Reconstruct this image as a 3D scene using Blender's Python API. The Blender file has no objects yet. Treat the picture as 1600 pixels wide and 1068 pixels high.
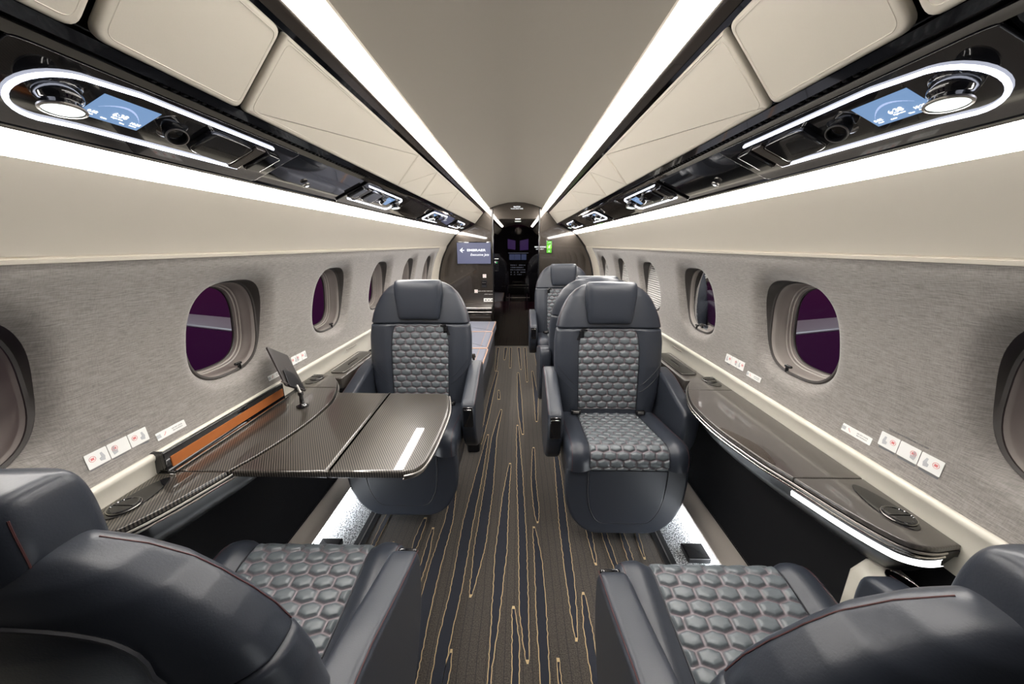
import bpy, math, random
from mathutils import Vector, Matrix
random.seed(7)
SC = bpy.context.scene
COL = SC.collection
PI = math.pi

# ------------------------------------------------------------------ materials
def new_mat(name):
    m = bpy.data.materials.new(name); m.use_nodes = True
    nt = m.node_tree; b = nt.nodes['Principled BSDF']
    return m, nt, b
def setp(b, **k):
    names = dict(col='Base Color', rough='Roughness', metal='Metallic', coat='Coat Weight', coatr='Coat Roughness',
                 spec='Specular IOR Level', sheen='Sheen Weight', em='Emission Color', ems='Emission Strength', alpha='Alpha')
    for a, v in k.items():
        if a in ('col', 'em') and len(v) == 3: v = (*v, 1)
        b.inputs[names[a]].default_value = v
def pm(name, col, rough=.5, **k):
    m, nt, b = new_mat(name); setp(b, col=col, rough=rough, **k); return m
def bump(nt, b, scale, strength, dist=.001, detail=3, stretch=None):
    tc = nt.nodes.new('ShaderNodeTexCoord'); n = nt.nodes.new('ShaderNodeTexNoise')
    n.inputs['Scale'].default_value = scale; n.inputs['Detail'].default_value = detail
    src = tc.outputs['Object']
    if stretch:
        mp = nt.nodes.new('ShaderNodeMapping'); mp.inputs['Scale'].default_value = stretch
        nt.links.new(src, mp.inputs['Vector']); src = mp.outputs['Vector']
    nt.links.new(src, n.inputs['Vector'])
    bp = nt.nodes.new('ShaderNodeBump'); bp.inputs['Strength'].default_value = strength; bp.inputs['Distance'].default_value = dist
    nt.links.new(n.outputs['Fac'], bp.inputs['Height']); nt.links.new(bp.outputs['Normal'], b.inputs['Normal'])
    return n
def emis(name, col, s):
    m, nt, b = new_mat(name); setp(b, col=(0, 0, 0), em=col, ems=s, rough=.4); return m

M = {}
def mk():
    m, nt, b = new_mat('navy_leather'); setp(b, col=(.0255, .0300, .0405), rough=.37, spec=.5)
    bump(nt, b, 420, .25, .0006); M['leather'] = m
    # quilted leather: thread-coloured channels through a colour attribute made with the mesh
    m, nt, b = new_mat('quilted_leather'); setp(b, rough=.33, spec=.6)
    at = nt.nodes.new('ShaderNodeAttribute'); at.attribute_name = 'channel'
    mx = nt.nodes.new('ShaderNodeMix'); mx.data_type = 'RGBA'
    mx.inputs[6].default_value = (.094, .109, .120, 1); mx.inputs[7].default_value = (.14, .115, .128, 1)
    nt.links.new(at.outputs['Fac'], mx.inputs[0]); nt.links.new(mx.outputs[2], b.inputs['Base Color'])
    bump(nt, b, 420, .25, .0006); M['quilt'] = m
    M['stitch'] = pm('red_thread', (.065, .018, .018), .7)
    M['piping'] = pm('dark_piping', (.012, .013, .018), .5)
    m, nt, b = new_mat('beige_leather'); setp(b, col=(.60, .555, .475), rough=.55); bump(nt, b, 500, .12, .0005); M['beige'] = m
    M['ceiling'] = pm('ceiling_lining', (.44, .405, .345), .55)
    M['cream'] = pm('cream_plastic', (.66, .63, .55), .38)
    M['black'] = pm('piano_black', (.006, .006, .007), .06, coat=.6, coatr=.02)
    M['blacksat'] = pm('satin_black', (.006, .006, .007), .30, spec=.35)
    M['void'] = pm('dark_trim', (.006, .006, .007), .75, spec=.2)
    M['taupe'] = pm('taupe_plastic', (.31, .275, .245), .45)
    M['bronze'] = pm('bronze_trim', (.075, .062, .052), .22, metal=.4)
    M['chrome'] = pm('chrome', (.75, .73, .70), .12, metal=1)
    M['tabletcase'] = pm('dark_grey_metal', (.045, .040, .038), .38, metal=.5)
    M['wing'] = pm('wing_paint', (.55, .57, .60), .35)
    M['steel'] = pm('brushed_steel', (.38, .36, .34), .3, metal=1)
    M['strip'] = emis('strip_light', (1, .955, .90), 40)
    M['led'] = emis('led_white', (.80, .84, 1), 5)
    M['foot'] = emis('foot_light', (.93, .96, 1), 45)
    M['edge'] = emis('edge_light', (1, 1, .97), 3)
    M['lens'] = emis('lamp_lens', (.90, 1, .95), 1.6)
    M['white'] = pm('white_label', (.78, .78, .76), .5)
    M['ink'] = pm('grey_ink', (.13, .13, .14), .6)
    M['redink'] = pm('red_ink', (.65, .20, .20), .6)
    M['paleink'] = pm('pale_ink', (.45, .46, .48), .6)
    M['orange'] = pm('orange_suede', (.33, .095, .015), .75)
    M['screen'] = emis('blue_screen', (.22, .38, .66), .85)
    M['screenglow'] = emis('screen_glow', (.50, .62, .95), 1.0)
    M['text'] = emis('lit_text', (.95, .97, 1), 1.6)
    M['tv'] = emis('tv_screen', (.15, .16, .27), .9)
    M['green'] = emis('green_sign', (.22, .85, .04), 1.5)
    M['greend'] = emis('green_sign_dim', (.12, .55, .02), 1.2)
    M['greenled'] = emis('green_led', (.02, .5, .12), 1.0)
    M['glow'] = emis('blue_panel_glow', (.10, .14, .32), .5)
    M['glow2'] = emis('pale_panel_glow', (.30, .34, .46), .6)
    M['sofa'] = pm('sofa_leather', (.17, .18, .225), .38)
    M['sofapipe'] = pm('tan_piping', (.52, .30, .19), .5)
    M['goldyarn'] = pm('gold_yarn', (.50, .37, .20), .9)
    m, nt, b = new_mat('navy_pile'); setp(b, col=(.014, .016, .025), rough=.95); bump(nt, b, 700, .8, .002); M['navypile'] = m
    # carpet base
    m, nt, b = new_mat('brown_carpet'); setp(b, rough=.95, sheen=.15)
    tc = nt.nodes.new('ShaderNodeTexCoord')
    sx = nt.nodes.new('ShaderNodeSeparateXYZ'); nt.links.new(tc.outputs['Object'], sx.inputs[0])
    n1 = nt.nodes.new('ShaderNodeTexNoise'); n1.inputs['Scale'].default_value = 260; n1.inputs['Detail'].default_value = 4
    nt.links.new(tc.outputs['Object'], n1.inputs['Vector'])
    n2 = nt.nodes.new('ShaderNodeTexNoise'); n2.inputs['Scale'].default_value = 3
    nt.links.new(tc.outputs['Object'], n2.inputs['Vector'])
    ad = nt.nodes.new('ShaderNodeMath'); ad.operation = 'MULTIPLY_ADD'; ad.inputs[1].default_value = .018
    nt.links.new(n2.outputs['Fac'], ad.inputs[0]); nt.links.new(sx.outputs['X'], ad.inputs[2])
    md = nt.nodes.new('ShaderNodeMath'); md.operation = 'PINGPONG'; md.inputs[1].default_value = .015
    nt.links.new(ad.outputs[0], md.inputs[0])
    cp = nt.nodes.new('ShaderNodeMath'); cp.operation = 'LESS_THAN'; cp.inputs[1].default_value = .0011
    nt.links.new(md.outputs[0], cp.inputs[0])
    cr = nt.nodes.new('ShaderNodeValToRGB')
    cr.color_ramp.elements[0].position = .3; cr.color_ramp.elements[0].color = (.016, .013, .011, 1)
    cr.color_ramp.elements[1].position = .75; cr.color_ramp.elements[1].color = (.090, .076, .062, 1)
    nt.links.new(n1.outputs['Fac'], cr.inputs[0])
    mx = nt.nodes.new('ShaderNodeMix'); mx.data_type = 'RGBA'; mx.inputs[7].default_value = (.016, .015, .016, 1)
    nt.links.new(cp.outputs[0], mx.inputs[0]); nt.links.new(cr.outputs[0], mx.inputs[6]); nt.links.new(mx.outputs[2], b.inputs['Base Color'])
    bp = nt.nodes.new('ShaderNodeBump'); bp.inputs['Strength'].default_value = .8; bp.inputs['Distance'].default_value = .002
    nt.links.new(n1.outputs['Fac'], bp.inputs['Height']); nt.links.new(bp.outputs['Normal'], b.inputs['Normal']); M['carpet'] = m
    # speckled grey runner
    m, nt, b = new_mat('grey_speckled_pile'); setp(b, rough=.95)
    tc = nt.nodes.new('ShaderNodeTexCoord'); n1 = nt.nodes.new('ShaderNodeTexNoise'); n1.inputs['Scale'].default_value = 190; n1.inputs['Detail'].default_value = 6
    nt.links.new(tc.outputs['Object'], n1.inputs['Vector']); cr = nt.nodes.new('ShaderNodeValToRGB')
    cr.color_ramp.elements[0].position = .42; cr.color_ramp.elements[0].color = (.03, .032, .035, 1)
    cr.color_ramp.elements[1].position = .58; cr.color_ramp.elements[1].color = (.45, .47, .48, 1)
    nt.links.new(n1.outputs['Fac'], cr.inputs[0]); nt.links.new(cr.outputs[0], b.inputs['Base Color'])
    bp = nt.nodes.new('ShaderNodeBump'); bp.inputs['Strength'].default_value = 1; bp.inputs['Distance'].default_value = .004
    nt.links.new(n1.outputs['Fac'], bp.inputs['Height']); nt.links.new(bp.outputs['Normal'], b.inputs['Normal']); M['speckle'] = m
    # wall fabric: fine crosswise weave
    m, nt, b = new_mat('woven_wall_fabric'); setp(b, rough=.62, sheen=.3)
    tc = nt.nodes.new('ShaderNodeTexCoord'); outs = []
    for sc in ((10, 26, 420), (10, 300, 60)):
        mp = nt.nodes.new('ShaderNodeMapping'); mp.inputs['Scale'].default_value = sc
        n = nt.nodes.new('ShaderNodeTexNoise'); n.inputs['Scale'].default_value = 1.6; n.inputs['Detail'].default_value = 5
        nt.links.new(tc.outputs['Object'], mp.inputs[0]); nt.links.new(mp.outputs[0], n.inputs['Vector']); outs.append(n.outputs['Fac'])
    a = nt.nodes.new('ShaderNodeMath'); a.operation = 'ADD'; nt.links.new(outs[0], a.inputs[0]); nt.links.new(outs[1], a.inputs[1])
    cr = nt.nodes.new('ShaderNodeValToRGB')
    cr.color_ramp.elements[0].position = .35; cr.color_ramp.elements[0].color = (.150, .137, .126, 1)
    cr.color_ramp.elements[1].position = .65; cr.color_ramp.elements[1].color = (.30, .275, .255, 1)
    hf = nt.nodes.new('ShaderNodeMix'); hf.inputs[0].default_value = .3; nt.links.new(outs[0], hf.inputs[2]); nt.links.new(outs[1], hf.inputs[3])
    nt.links.new(hf.outputs[0], cr.inputs[0]); nt.links.new(cr.outputs[0], b.inputs['Base Color'])
    M['fabric'] = m
    # carbon weave under gloss coat
    for nm, lo, hi in (('carbon', (.005, .0045, .004), (.098, .084, .070)), ('carbonfine', (.062, .055, .050), (.082, .073, .066))):
        m, nt, b = new_mat(nm + '_weave'); setp(b, rough=.32, coat=1, coatr=.03, spec=.5, metal=.25)
        tc = nt.nodes.new('ShaderNodeTexCoord'); mp = nt.nodes.new('ShaderNodeMapping'); mp.inputs['Rotation'].default_value = (0, 0, math.radians(-32))
        w = nt.nodes.new('ShaderNodeTexWave'); w.inputs['Scale'].default_value = 52; w.inputs['Distortion'].default_value = .25; w.inputs['Detail'].default_value = 1
        nt.links.new(tc.outputs['Object'], mp.inputs[0]); nt.links.new(mp.outputs[0], w.inputs['Vector'])
        cr = nt.nodes.new('ShaderNodeValToRGB'); cr.color_ramp.elements[0].position = .3; cr.color_ramp.elements[1].position = .7
        cr.color_ramp.elements[0].color = (*lo, 1); cr.color_ramp.elements[1].color = (*hi, 1)
        nt.links.new(w.outputs['Fac'], cr.inputs[0]); nt.links.new(cr.outputs[0], b.inputs['Base Color']); M[nm] = m
    # bulkhead lacquer
    m, nt, b = new_mat('bronze_lacquer'); setp(b, col=(.055, .045, .037), rough=.25, metal=.65, coat=1, coatr=.035)
    M['lacquer'] = m
    # smoked glass and clear panes
    def pane(name, tint, refl, rough=.01):
        m = bpy.data.materials.new(name); m.use_nodes = True; nt = m.node_tree; nt.nodes.clear()
        o = nt.nodes.new('ShaderNodeOutputMaterial'); mx = nt.nodes.new('ShaderNodeMixShader')
        t = nt.nodes.new('ShaderNodeBsdfTransparent'); g = nt.nodes.new('ShaderNodeBsdfGlossy'); f = nt.nodes.new('ShaderNodeFresnel')
        f.inputs['IOR'].default_value = refl; t.inputs[0].default_value = (*tint, 1); g.inputs['Roughness'].default_value = rough
        nt.links.new(f.outputs[0], mx.inputs[0]); nt.links.new(t.outputs[0], mx.inputs[1]); nt.links.new(g.outputs[0], mx.inputs[2]); nt.links.new(mx.outputs[0], o.inputs[0])
        return m
    M['pane'] = pane('clear_pane', (.95, .95, .95), 1.12, .02)
    M['smoke'] = pane('smoked_glass', (.80, .77, .75), 1.7)
    M['purple'] = emis('dusk_windscreen', (.055, .018, .16), .6)
    # pleated panel standing in for the seat quilt mirrored in the pane
    M['quilt_reflection'] = pm('pleated_reflection', (.42, .41, .40), .6)
    M['reveal'] = pm('window_reveal', (.36, .33, .30), .35)
    M['revealdark'] = pm('window_gasket', (.05, .045, .042), .4)
mk()

# ------------------------------------------------------------------ mesh helpers
class MB:
    def __init__(s): s.v = []; s.f = []; s.m = []; s.attr = None
    def add(s, vs, fs, mi=0):
        o = len(s.v); s.v += [tuple(v) for v in vs]; s.f += [tuple(i + o for i in f) for f in fs]; s.m += [mi] * len(fs)
    def grid(s, rows, mi=0, closed=False, caps=False):
        n = len(rows[0]); fs = []
        for i in range(len(rows) - 1):
            for j in range(n if closed else n - 1):
                k = (j + 1) % n; fs.append((i * n + j, i * n + k, (i + 1) * n + k, (i + 1) * n + j))
        if caps:
            fs.append(tuple(range(n - 1, -1, -1))); fs.append(tuple(range((len(rows) - 1) * n, len(rows) * n)))
        s.add([p for r in rows for p in r], fs, mi)
    def box(s, c, d, mi=0, r=0.0):
        x, y, z = d[0] / 2, d[1] / 2, d[2] / 2
        if r > 0:
            s.slab([(c[0] - x, c[1] - y), (c[0] + x, c[1] - y), (c[0] + x, c[1] + y), (c[0] - x, c[1] + y)], c[2] - z, c[2] + z, r, mi=mi, rc=r); return
        vs = [(c[0] + i * x, c[1] + j * y, c[2] + k * z) for i in (-1, 1) for j in (-1, 1) for k in (-1, 1)]
        s.add(vs, [(0, 1, 3, 2), (4, 6, 7, 5), (0, 4, 5, 1), (2, 3, 7, 6), (0, 2, 6, 4), (1, 5, 7, 3)], mi)
    def slab(s, pts, h0, h1, r, fn=lambda a, b, c: (a, b, c), mi=0, rc=0, seg=4):
        if rc > 0: pts = round_poly(pts, rc)
        pts = ccw(pts); rows = []
        for i in range(seg + 1):
            a = i / seg * PI / 2; rows.append((r * (1 - math.sin(a)), h0 + r * (1 - math.cos(a))))
        for i in range(seg + 1):
            a = i / seg * PI / 2; rows.append((r * (1 - math.cos(a)), h1 - r * (1 - math.sin(a))))
        if r > 0: rows = [(r + min(.001, r * .5), h0)] + rows + [(r + min(.001, r * .5), h1)]
        else: rows = [(0, h0), (0, h1)]
        s.grid([[fn(x, y, h) for x, y in inset(pts, d)] for d, h in rows], mi, closed=True, caps=True)
    def tube(s, path, r, mi=0, n=8, closed=False, flat=1.0):
        P = [Vector(p) for p in path]; rows = []; L = len(P); up = Vector((0, 0, 1)); last = None
        for i, p in enumerate(P):
            a = P[(i - 1) % L] if (closed or i > 0) else p; b = P[(i + 1) % L] if (closed or i < L - 1) else p
            t = (b - a)
            if t.length < 1e-9: t = Vector((0, 1, 0))
            t.normalize()
            if last is None: u = t.cross(up); u = u if u.length > .1 else t.cross(Vector((1, 0, 0)))
            else: u = last - t * last.dot(t)
            u.normalize(); w = t.cross(u); last = u
            rows.append([p + u * (math.cos(k / n * 2 * PI) * r) + w * (math.sin(k / n * 2 * PI) * r * flat) for k in range(n)])
        if closed: rows.append(rows[0])
        s.grid(rows, mi, closed=True, caps=not closed)
    def disc_stack(s, c, ax, prof, mi=0, n=28, caps=True):
        ax = Vector(ax).normalized(); u = ax.cross(Vector((0, 1, 0)))
        if u.length < .1: u = ax.cross(Vector((1, 0, 0)))
        u.normalize(); w = ax.cross(u); c = Vector(c)
        s.grid([[c + ax * h + u * (math.cos(k / n * 2 * PI) * r) + w * (math.sin(k / n * 2 * PI) * r) for k in range(n)] for r, h in prof], mi, closed=True, caps=caps)
    def build(s, name, mats, parent=None, smooth=True, angle=38):
        me = bpy.data.meshes.new(name); me.from_pydata(s.v, [], s.f)
        if not isinstance(mats, (list, tuple)): mats = [mats]
        for m in mats: me.materials.append(M[m] if isinstance(m, str) else m)
        me.polygons.foreach_set('material_index', s.m)
        if s.attr:
            a = me.attributes.new('channel', 'FLOAT', 'POINT'); a.data.foreach_set('value', s.attr)
        me.update()
        if smooth:
            me.polygons.foreach_set('use_smooth', [True] * len(me.polygons))
            me.set_sharp_from_angle(angle=math.radians(angle))
        o = bpy.data.objects.new(name, me); COL.objects.link(o)
        if parent: o.parent = parent
        return o
def ccw(p):
    a = sum(p[i][0] * p[(i + 1) % len(p)][1] - p[(i + 1) % len(p)][0] * p[i][1] for i in range(len(p)))
    return list(p) if a > 0 else list(p)[::-1]
def inset(p, d):
    if d == 0: return p
    out = []; n = len(p)
    for i in range(n):
        x0, y0 = p[i - 1]; x1, y1 = p[i]; x2, y2 = p[(i + 1) % n]
        a = Vector((x1 - x0, y1 - y0)); b = Vector((x2 - x1, y2 - y1))
        if a.length < 1e-9: a = b
        if b.length < 1e-9: b = a
        a.normalize(); b.normalize()
        na = Vector((-a.y, a.x)); nb = Vector((-b.y, b.x)); m = na + nb
        if m.length < 1e-6: m = na
        m.normalize(); k = max(.45, m.dot(na)); out.append((x1 + m.x * d / k, y1 + m.y * d / k))
    return out
def round_poly(p, r, seg=5):
    p = ccw(p); out = []; n = len(p)
    for i in range(n):
        P0, P1, P2 = Vector(p[i - 1]), Vector(p[i]), Vector(p[(i + 1) % n])
        rr = r[i] if isinstance(r, (list, tuple)) else r
        a = (P0 - P1); b = (P2 - P1); l = min(rr, a.length * .48, b.length * .48)
        A = P1 + a.normalized() * l; B = P1 + b.normalized() * l
        for k in range(seg + 1):
            t = k / seg; q = A * (1 - t) ** 2 + P1 * 2 * t * (1 - t) + B * t * t; out.append((q.x, q.y))
    return out
def tag(o, label=None, cat=None, group=None, kind=None):
    if label: o['label'] = label
    if cat: o['category'] = cat
    if group: o['group'] = group
    if kind: o['kind'] = kind
    return o
def empty(name, loc=(0, 0, 0), rz=0, **k):
    o = bpy.data.objects.new(name, None); COL.objects.link(o); o.location = loc; o.rotation_euler = (0, 0, rz); o.empty_display_size = .1
    return tag(o, **k)
def copy_tree(o, parent=None):
    c = o.copy(); COL.objects.link(c)
    if parent: c.parent = parent
    for ch in [x for x in bpy.data.objects if x.parent == o]: copy_tree(ch, c)
    return c
def text_obj(name, txt, size, mat, parent, mtx, extrude=.0004, shear=0, bold=False):
    cu = bpy.data.curves.new(name, 'FONT'); cu.body = txt; cu.size = size; cu.extrude = extrude; cu.shear = shear
    cu.align_x = 'CENTER'; cu.align_y = 'CENTER'
    if bold: cu.offset = size * .02
    t = bpy.data.objects.new('tmp', cu); COL.objects.link(t)
    dg = bpy.context.evaluated_depsgraph_get(); me = bpy.data.meshes.new_from_object(t.evaluated_get(dg))
    bpy.data.objects.remove(t); me.materials.clear(); me.materials.append(M[mat])
    me.transform(mtx); o = bpy.data.objects.new(name, me); COL.objects.link(o)
    if parent: o.parent = parent
    return o
def sstep(a, b, x):
    t = max(0, min(1, (x - a) / (b - a))); return t * t * (3 - 2 * t)
def interp(T, x):
    if x <= T[0][0]: return T[0][1]
    for (a, b), (c, d) in zip(T, T[1:]):
        if x <= c: return b + (d - b) * (x - a) / (c - a)
    return T[-1][1]
def catmull(P, n=8):
    out = []
    for i in range(len(P) - 1):
        p0 = P[max(0, i - 1)]; p1 = P[i]; p2 = P[i + 1]; p3 = P[min(len(P) - 1, i + 2)]
        for k in range(n):
            t = k / n; out.append(tuple(.5 * (2 * b + (c - a) * t + (2 * a - 5 * b + 4 * c - d) * t * t + (3 * b - a - 3 * c + d) * t ** 3) for a, b, c, d in zip(p0, p1, p2, p3)))
    out.append(tuple(P[-1])); return out

Y0, Y1 = -.45, 4.528
WIN_Y = [.515 + .68 * k for k in range(6)]

# ------------------------------------------------------------------ cabin shell
def ybands(pts, y0=Y0, y1=Y1, s=1, n=12):
    return [[(s * x, y0 + (y1 - y0) * j / n, z) for j in range(n + 1)] for x, z in pts]
# floor
FL = [[(-0.327,1.85,0.004),(-0.303,1.44,0.041),(-0.313,1.18,0.048),(-0.311,0.97,0.05),(-0.3,0.79,0.042),(-0.298,0.5,0.02)],[(-0.18,2.26,0.006),(-0.193,1.82,0.041),(-0.208,1.43,0.052),(-0.207,1.09,0.045),(-0.216,0.9,0.043),(-0.216,0.5,0.02)],[(-0.104,2.66,0.008),(-0.133,2.22,0.035),(-0.129,1.68,0.053),(-0.136,1.28,0.051),(-0.148,1.05,0.004)],[(-0.015,1.92,0.006),(-0.031,1.63,0.034),(-0.04,1.26,0.053),(-0.047,0.98,0.026),(-0.053,0.82,0.006),(-0.056,0.7,0.005)],[(-0.187,3.57,0.014),(-0.206,2.98,0.035),(-0.212,2.5,0.03),(-0.219,2.13,0.008)],[(0.033,3.53,0.013),(0.046,2.85,0.039),(0.056,2.5,0.029),(0.068,2.26,0.007)],[(0.029,2.4,0.007),(0.043,1.83,0.034),(0.055,1.35,0.036),(0.057,0.99,0.032),(0.066,0.83,0.003)],[(0.137,2.1,0.006),(0.123,1.77,0.025),(0.127,1.54,0.026),(0.129,1.43,0.004)],[(0.11,1.41,0.004),(0.121,1.22,0.032),(0.12,0.99,0.037),(0.117,0.5,0.015)],[(0.184,3.58,0.01),(0.193,2.92,0.04),(0.175,2.45,0.009)],[(0.27,3.79,0.01),(0.263,2.92,0.034),(0.245,2.33,0.007)],[(0.291,2.46,0.008),(0.272,1.83,0.034),(0.252,1.43,0.04),(0.243,1.1,0.032),(0.234,0.9,0.003)],[(0.36,1.53,0.005),(0.367,1.4,0.024),(0.363,1.2,0.004)],[(0.287,1.08,0.004),(0.28,0.94,0.029),(0.27,0.5,0.02)],[(0.017,1.02,0.004),(0.027,0.9,0.019),(0.028,0.5,0.012)],[(-0.187,0.87,0.002),(-0.189,0.81,0.012),(-0.193,0.6,0.008)],[(0.165,0.85,0.002),(0.163,0.6,0.014)],[(-0.422,1.46,0.01),(-0.427,1.32,0.026),(-0.426,1.24,0.005)],[(-0.146,3.06,0.009),(-0.133,2.85,0.017)],[(-0.23,4.48,0.033),(-0.207,3.57,0.01)],[(-0.127,4.48,0.041),(-0.128,3.95,0.011)],[(0.04,4.48,0.033),(0.063,3.62,0.01)],[(0.122,4.48,0.025),(0.122,3.26,0.009)],[(0.252,4.49,0.041),(0.246,3.68,0.011)],[(-0.287,2.21,0.006),(-0.278,2.09,0.01)],[(-0.065,4.48,0.021),(-0.054,3.67,0.011)]]
for xs in (-.60, -.53, -.46, -.37, .44, .52, .59):
    y = -.3 + random.random() * .4
    while y < 4.2:
        ln = .35 + random.random() * .7
        if not (xs == -.46 and 1.1 < y + ln and y < 1.5):
            FL.append([(xs, y + ln, .004), (xs + random.uniform(-.015, .015), y + ln * .55, .022), (xs + random.uniform(-.02, .02), y, .004)])
        y += ln + random.uniform(.05, .25)
mb = MB()
mb.add([(-1, Y0, 0), (1, Y0, 0), (1, Y1, 0), (-1, Y1, 0)], [(0, 1, 2, 3)], 0)
for s in FL:
    s = sorted(s, key=lambda p: p[1]); ys = s[0][1]; ye = s[-1][1]; n = max(6, int((ye - ys) / .012)); L = []; R = []
    for i in range(n + 1):
        y = ys + (ye - ys) * i / n
        c = interp([(p[1], p[0]) for p in s], y); w = max(.003, interp([(p[1], p[2]) for p in s], y))
        w *= .86 if w > .02 else 1
        L.append((c - w / 2 - random.uniform(0, .0032), y)); R.append((c + w / 2 + random.uniform(0, .0032), y))
    e = .0027
    out = [[(a[0] - e * min(1, .3 + min(i, n - i) / 4), a[1], .0008), (b[0] + e * min(1, .3 + min(i, n - i) / 4), b[1], .0008)] for i, (a, b) in enumerate(zip(L, R))]
    inn = [[(a[0], a[1], .0016), (b[0], b[1], .0016)] for a, b in zip(L, R)]
    inn = inn[1:-1] if len(inn) > 4 else inn
    mb.grid(out, 1); mb.grid(inn, 2)
# speckled runners, seat rails
for s in (-1, 1):
    mb.grid([[(s * .705, Y0, .001), (s * .705, 2.1, .001)], [(s * .885, Y0, .001), (s * .885, 2.1, .001)]], 3)
    mb.grid([[(s * .655, Y0, .0015), (s * .655, 2.1, .0015)], [(s * .705, Y0, .0015), (s * .705, 2.1, .0015)]], 4)
    mb.grid([[(s * .676, Y0, .003), (s * .676, 2.1, .003)], [(s * .682, Y0, .003), (s * .682, 2.1, .003)]], 5)
tag(mb.build('floor', ['carpet', 'goldyarn', 'navypile', 'speckle', 'void', 'steel'], smooth=False), kind='structure')

# ceiling
CE = [(.312, 1.722), (.27, 1.739), (.2, 1.762), (.1, 1.784), (0, 1.79), (-.1, 1.784), (-.2, 1.762), (-.27, 1.739), (-.312, 1.722)]
mb = MB(); mb.grid(ybands(CE)); tag(mb.build('ceiling', 'ceiling'), kind='structure')

WALL = [(1.265, .862), (1.19, .90), (1.12, .93), (1.03, .955), (.95, .972), (.88, .981), (.82, .981), (.78, .977), (.745, .968)][::-1]
def WX(z):
    T = WALL
    if z <= T[0][0]: return T[0][1]
    if z >= T[-1][0]: return T[-1][1]
    for i in range(len(T) - 1):
        if T[i][0] <= z <= T[i + 1][0]:
            t = (z - T[i][0]) / (T[i + 1][0] - T[i][0]); p = [T[max(0, i - 1)][1], T[i][1], T[i + 1][1], T[min(len(T) - 1, i + 2)][1]]
            return .5 * (2 * p[1] + (p[2] - p[0]) * t + (2 * p[0] - 5 * p[1] + 4 * p[2] - p[3]) * t * t + (3 * p[1] - p[0] - 3 * p[2] + p[3]) * t ** 3)
HA, HB, WZ = .164, .168, 1.016
def sup(th, a, b, n=2.9):
    c, s = math.cos(th), math.sin(th)
    return a * math.copysign(abs(c) ** (2 / n), c), b * math.copysign(abs(s) ** (2 / n), s)
ZB, ZT = .745, 1.265
def wall(s, name):
    mb = MB(); N = 72
    zs = [ZB + (ZT - ZB) * i / 24 for i in range(25)]
    def patch(ya, yb):
        n = max(2, int((yb - ya) / .04)); mb.grid([[(s * WX(z), ya + (yb - ya) * j / n, z) for j in range(n + 1)] for z in zs])
    patch(Y0, WIN_Y[0] - .34); patch(WIN_Y[-1] + .34, 4.16)
    for yc in WIN_Y:
        rows = []
        ths = [2 * PI * k / N for k in range(N)]
        # outer rectangle points along same angles
        def rect(th):
            c, q = math.cos(th), math.sin(th); hx = .34; hz = (ZT - WZ) if q > 0 else (WZ - ZB)
            k = min(hx / abs(c) if abs(c) > 1e-6 else 1e9, hz / abs(q) if abs(q) > 1e-6 else 1e9); return c * k, q * k
        R = [rect(t) for t in ths]
        # snap the nearest samples to the four corners
        for cx, cz in ((.34, ZT - WZ), (-.34, ZT - WZ), (-.34, ZB - WZ), (.34, ZB - WZ)):
            i = min(range(N), key=lambda i: (R[i][0] - cx) ** 2 + (R[i][1] - cz) ** 2); R[i] = (cx, cz)
        for f in [0, .04, .08, .13, .19, .27, .36, .5, .65, .82, 1]:
            row = []
            for k, t in enumerate(ths):
                a, b = sup(t, HA, HB); g = f
                y = a + (R[k][0] - a) * g; z = WZ + b + (R[k][1] - b) * g
                a2, b2 = sup(t, HA, HB)
                dist = math.hypot(y - a2, z - WZ - b2); d = .030 * max(0, 1 - dist / .045) ** 2.2
                row.append((s * (WX(z) + d), yc + y, z))
            rows.append(row)
        mb.grid(rows, closed=True)
    return tag(mb.build(name, 'fabric', angle=60), kind='structure')
wall(-1, 'wall_left'); wall(1, 'wall_right')

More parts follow.
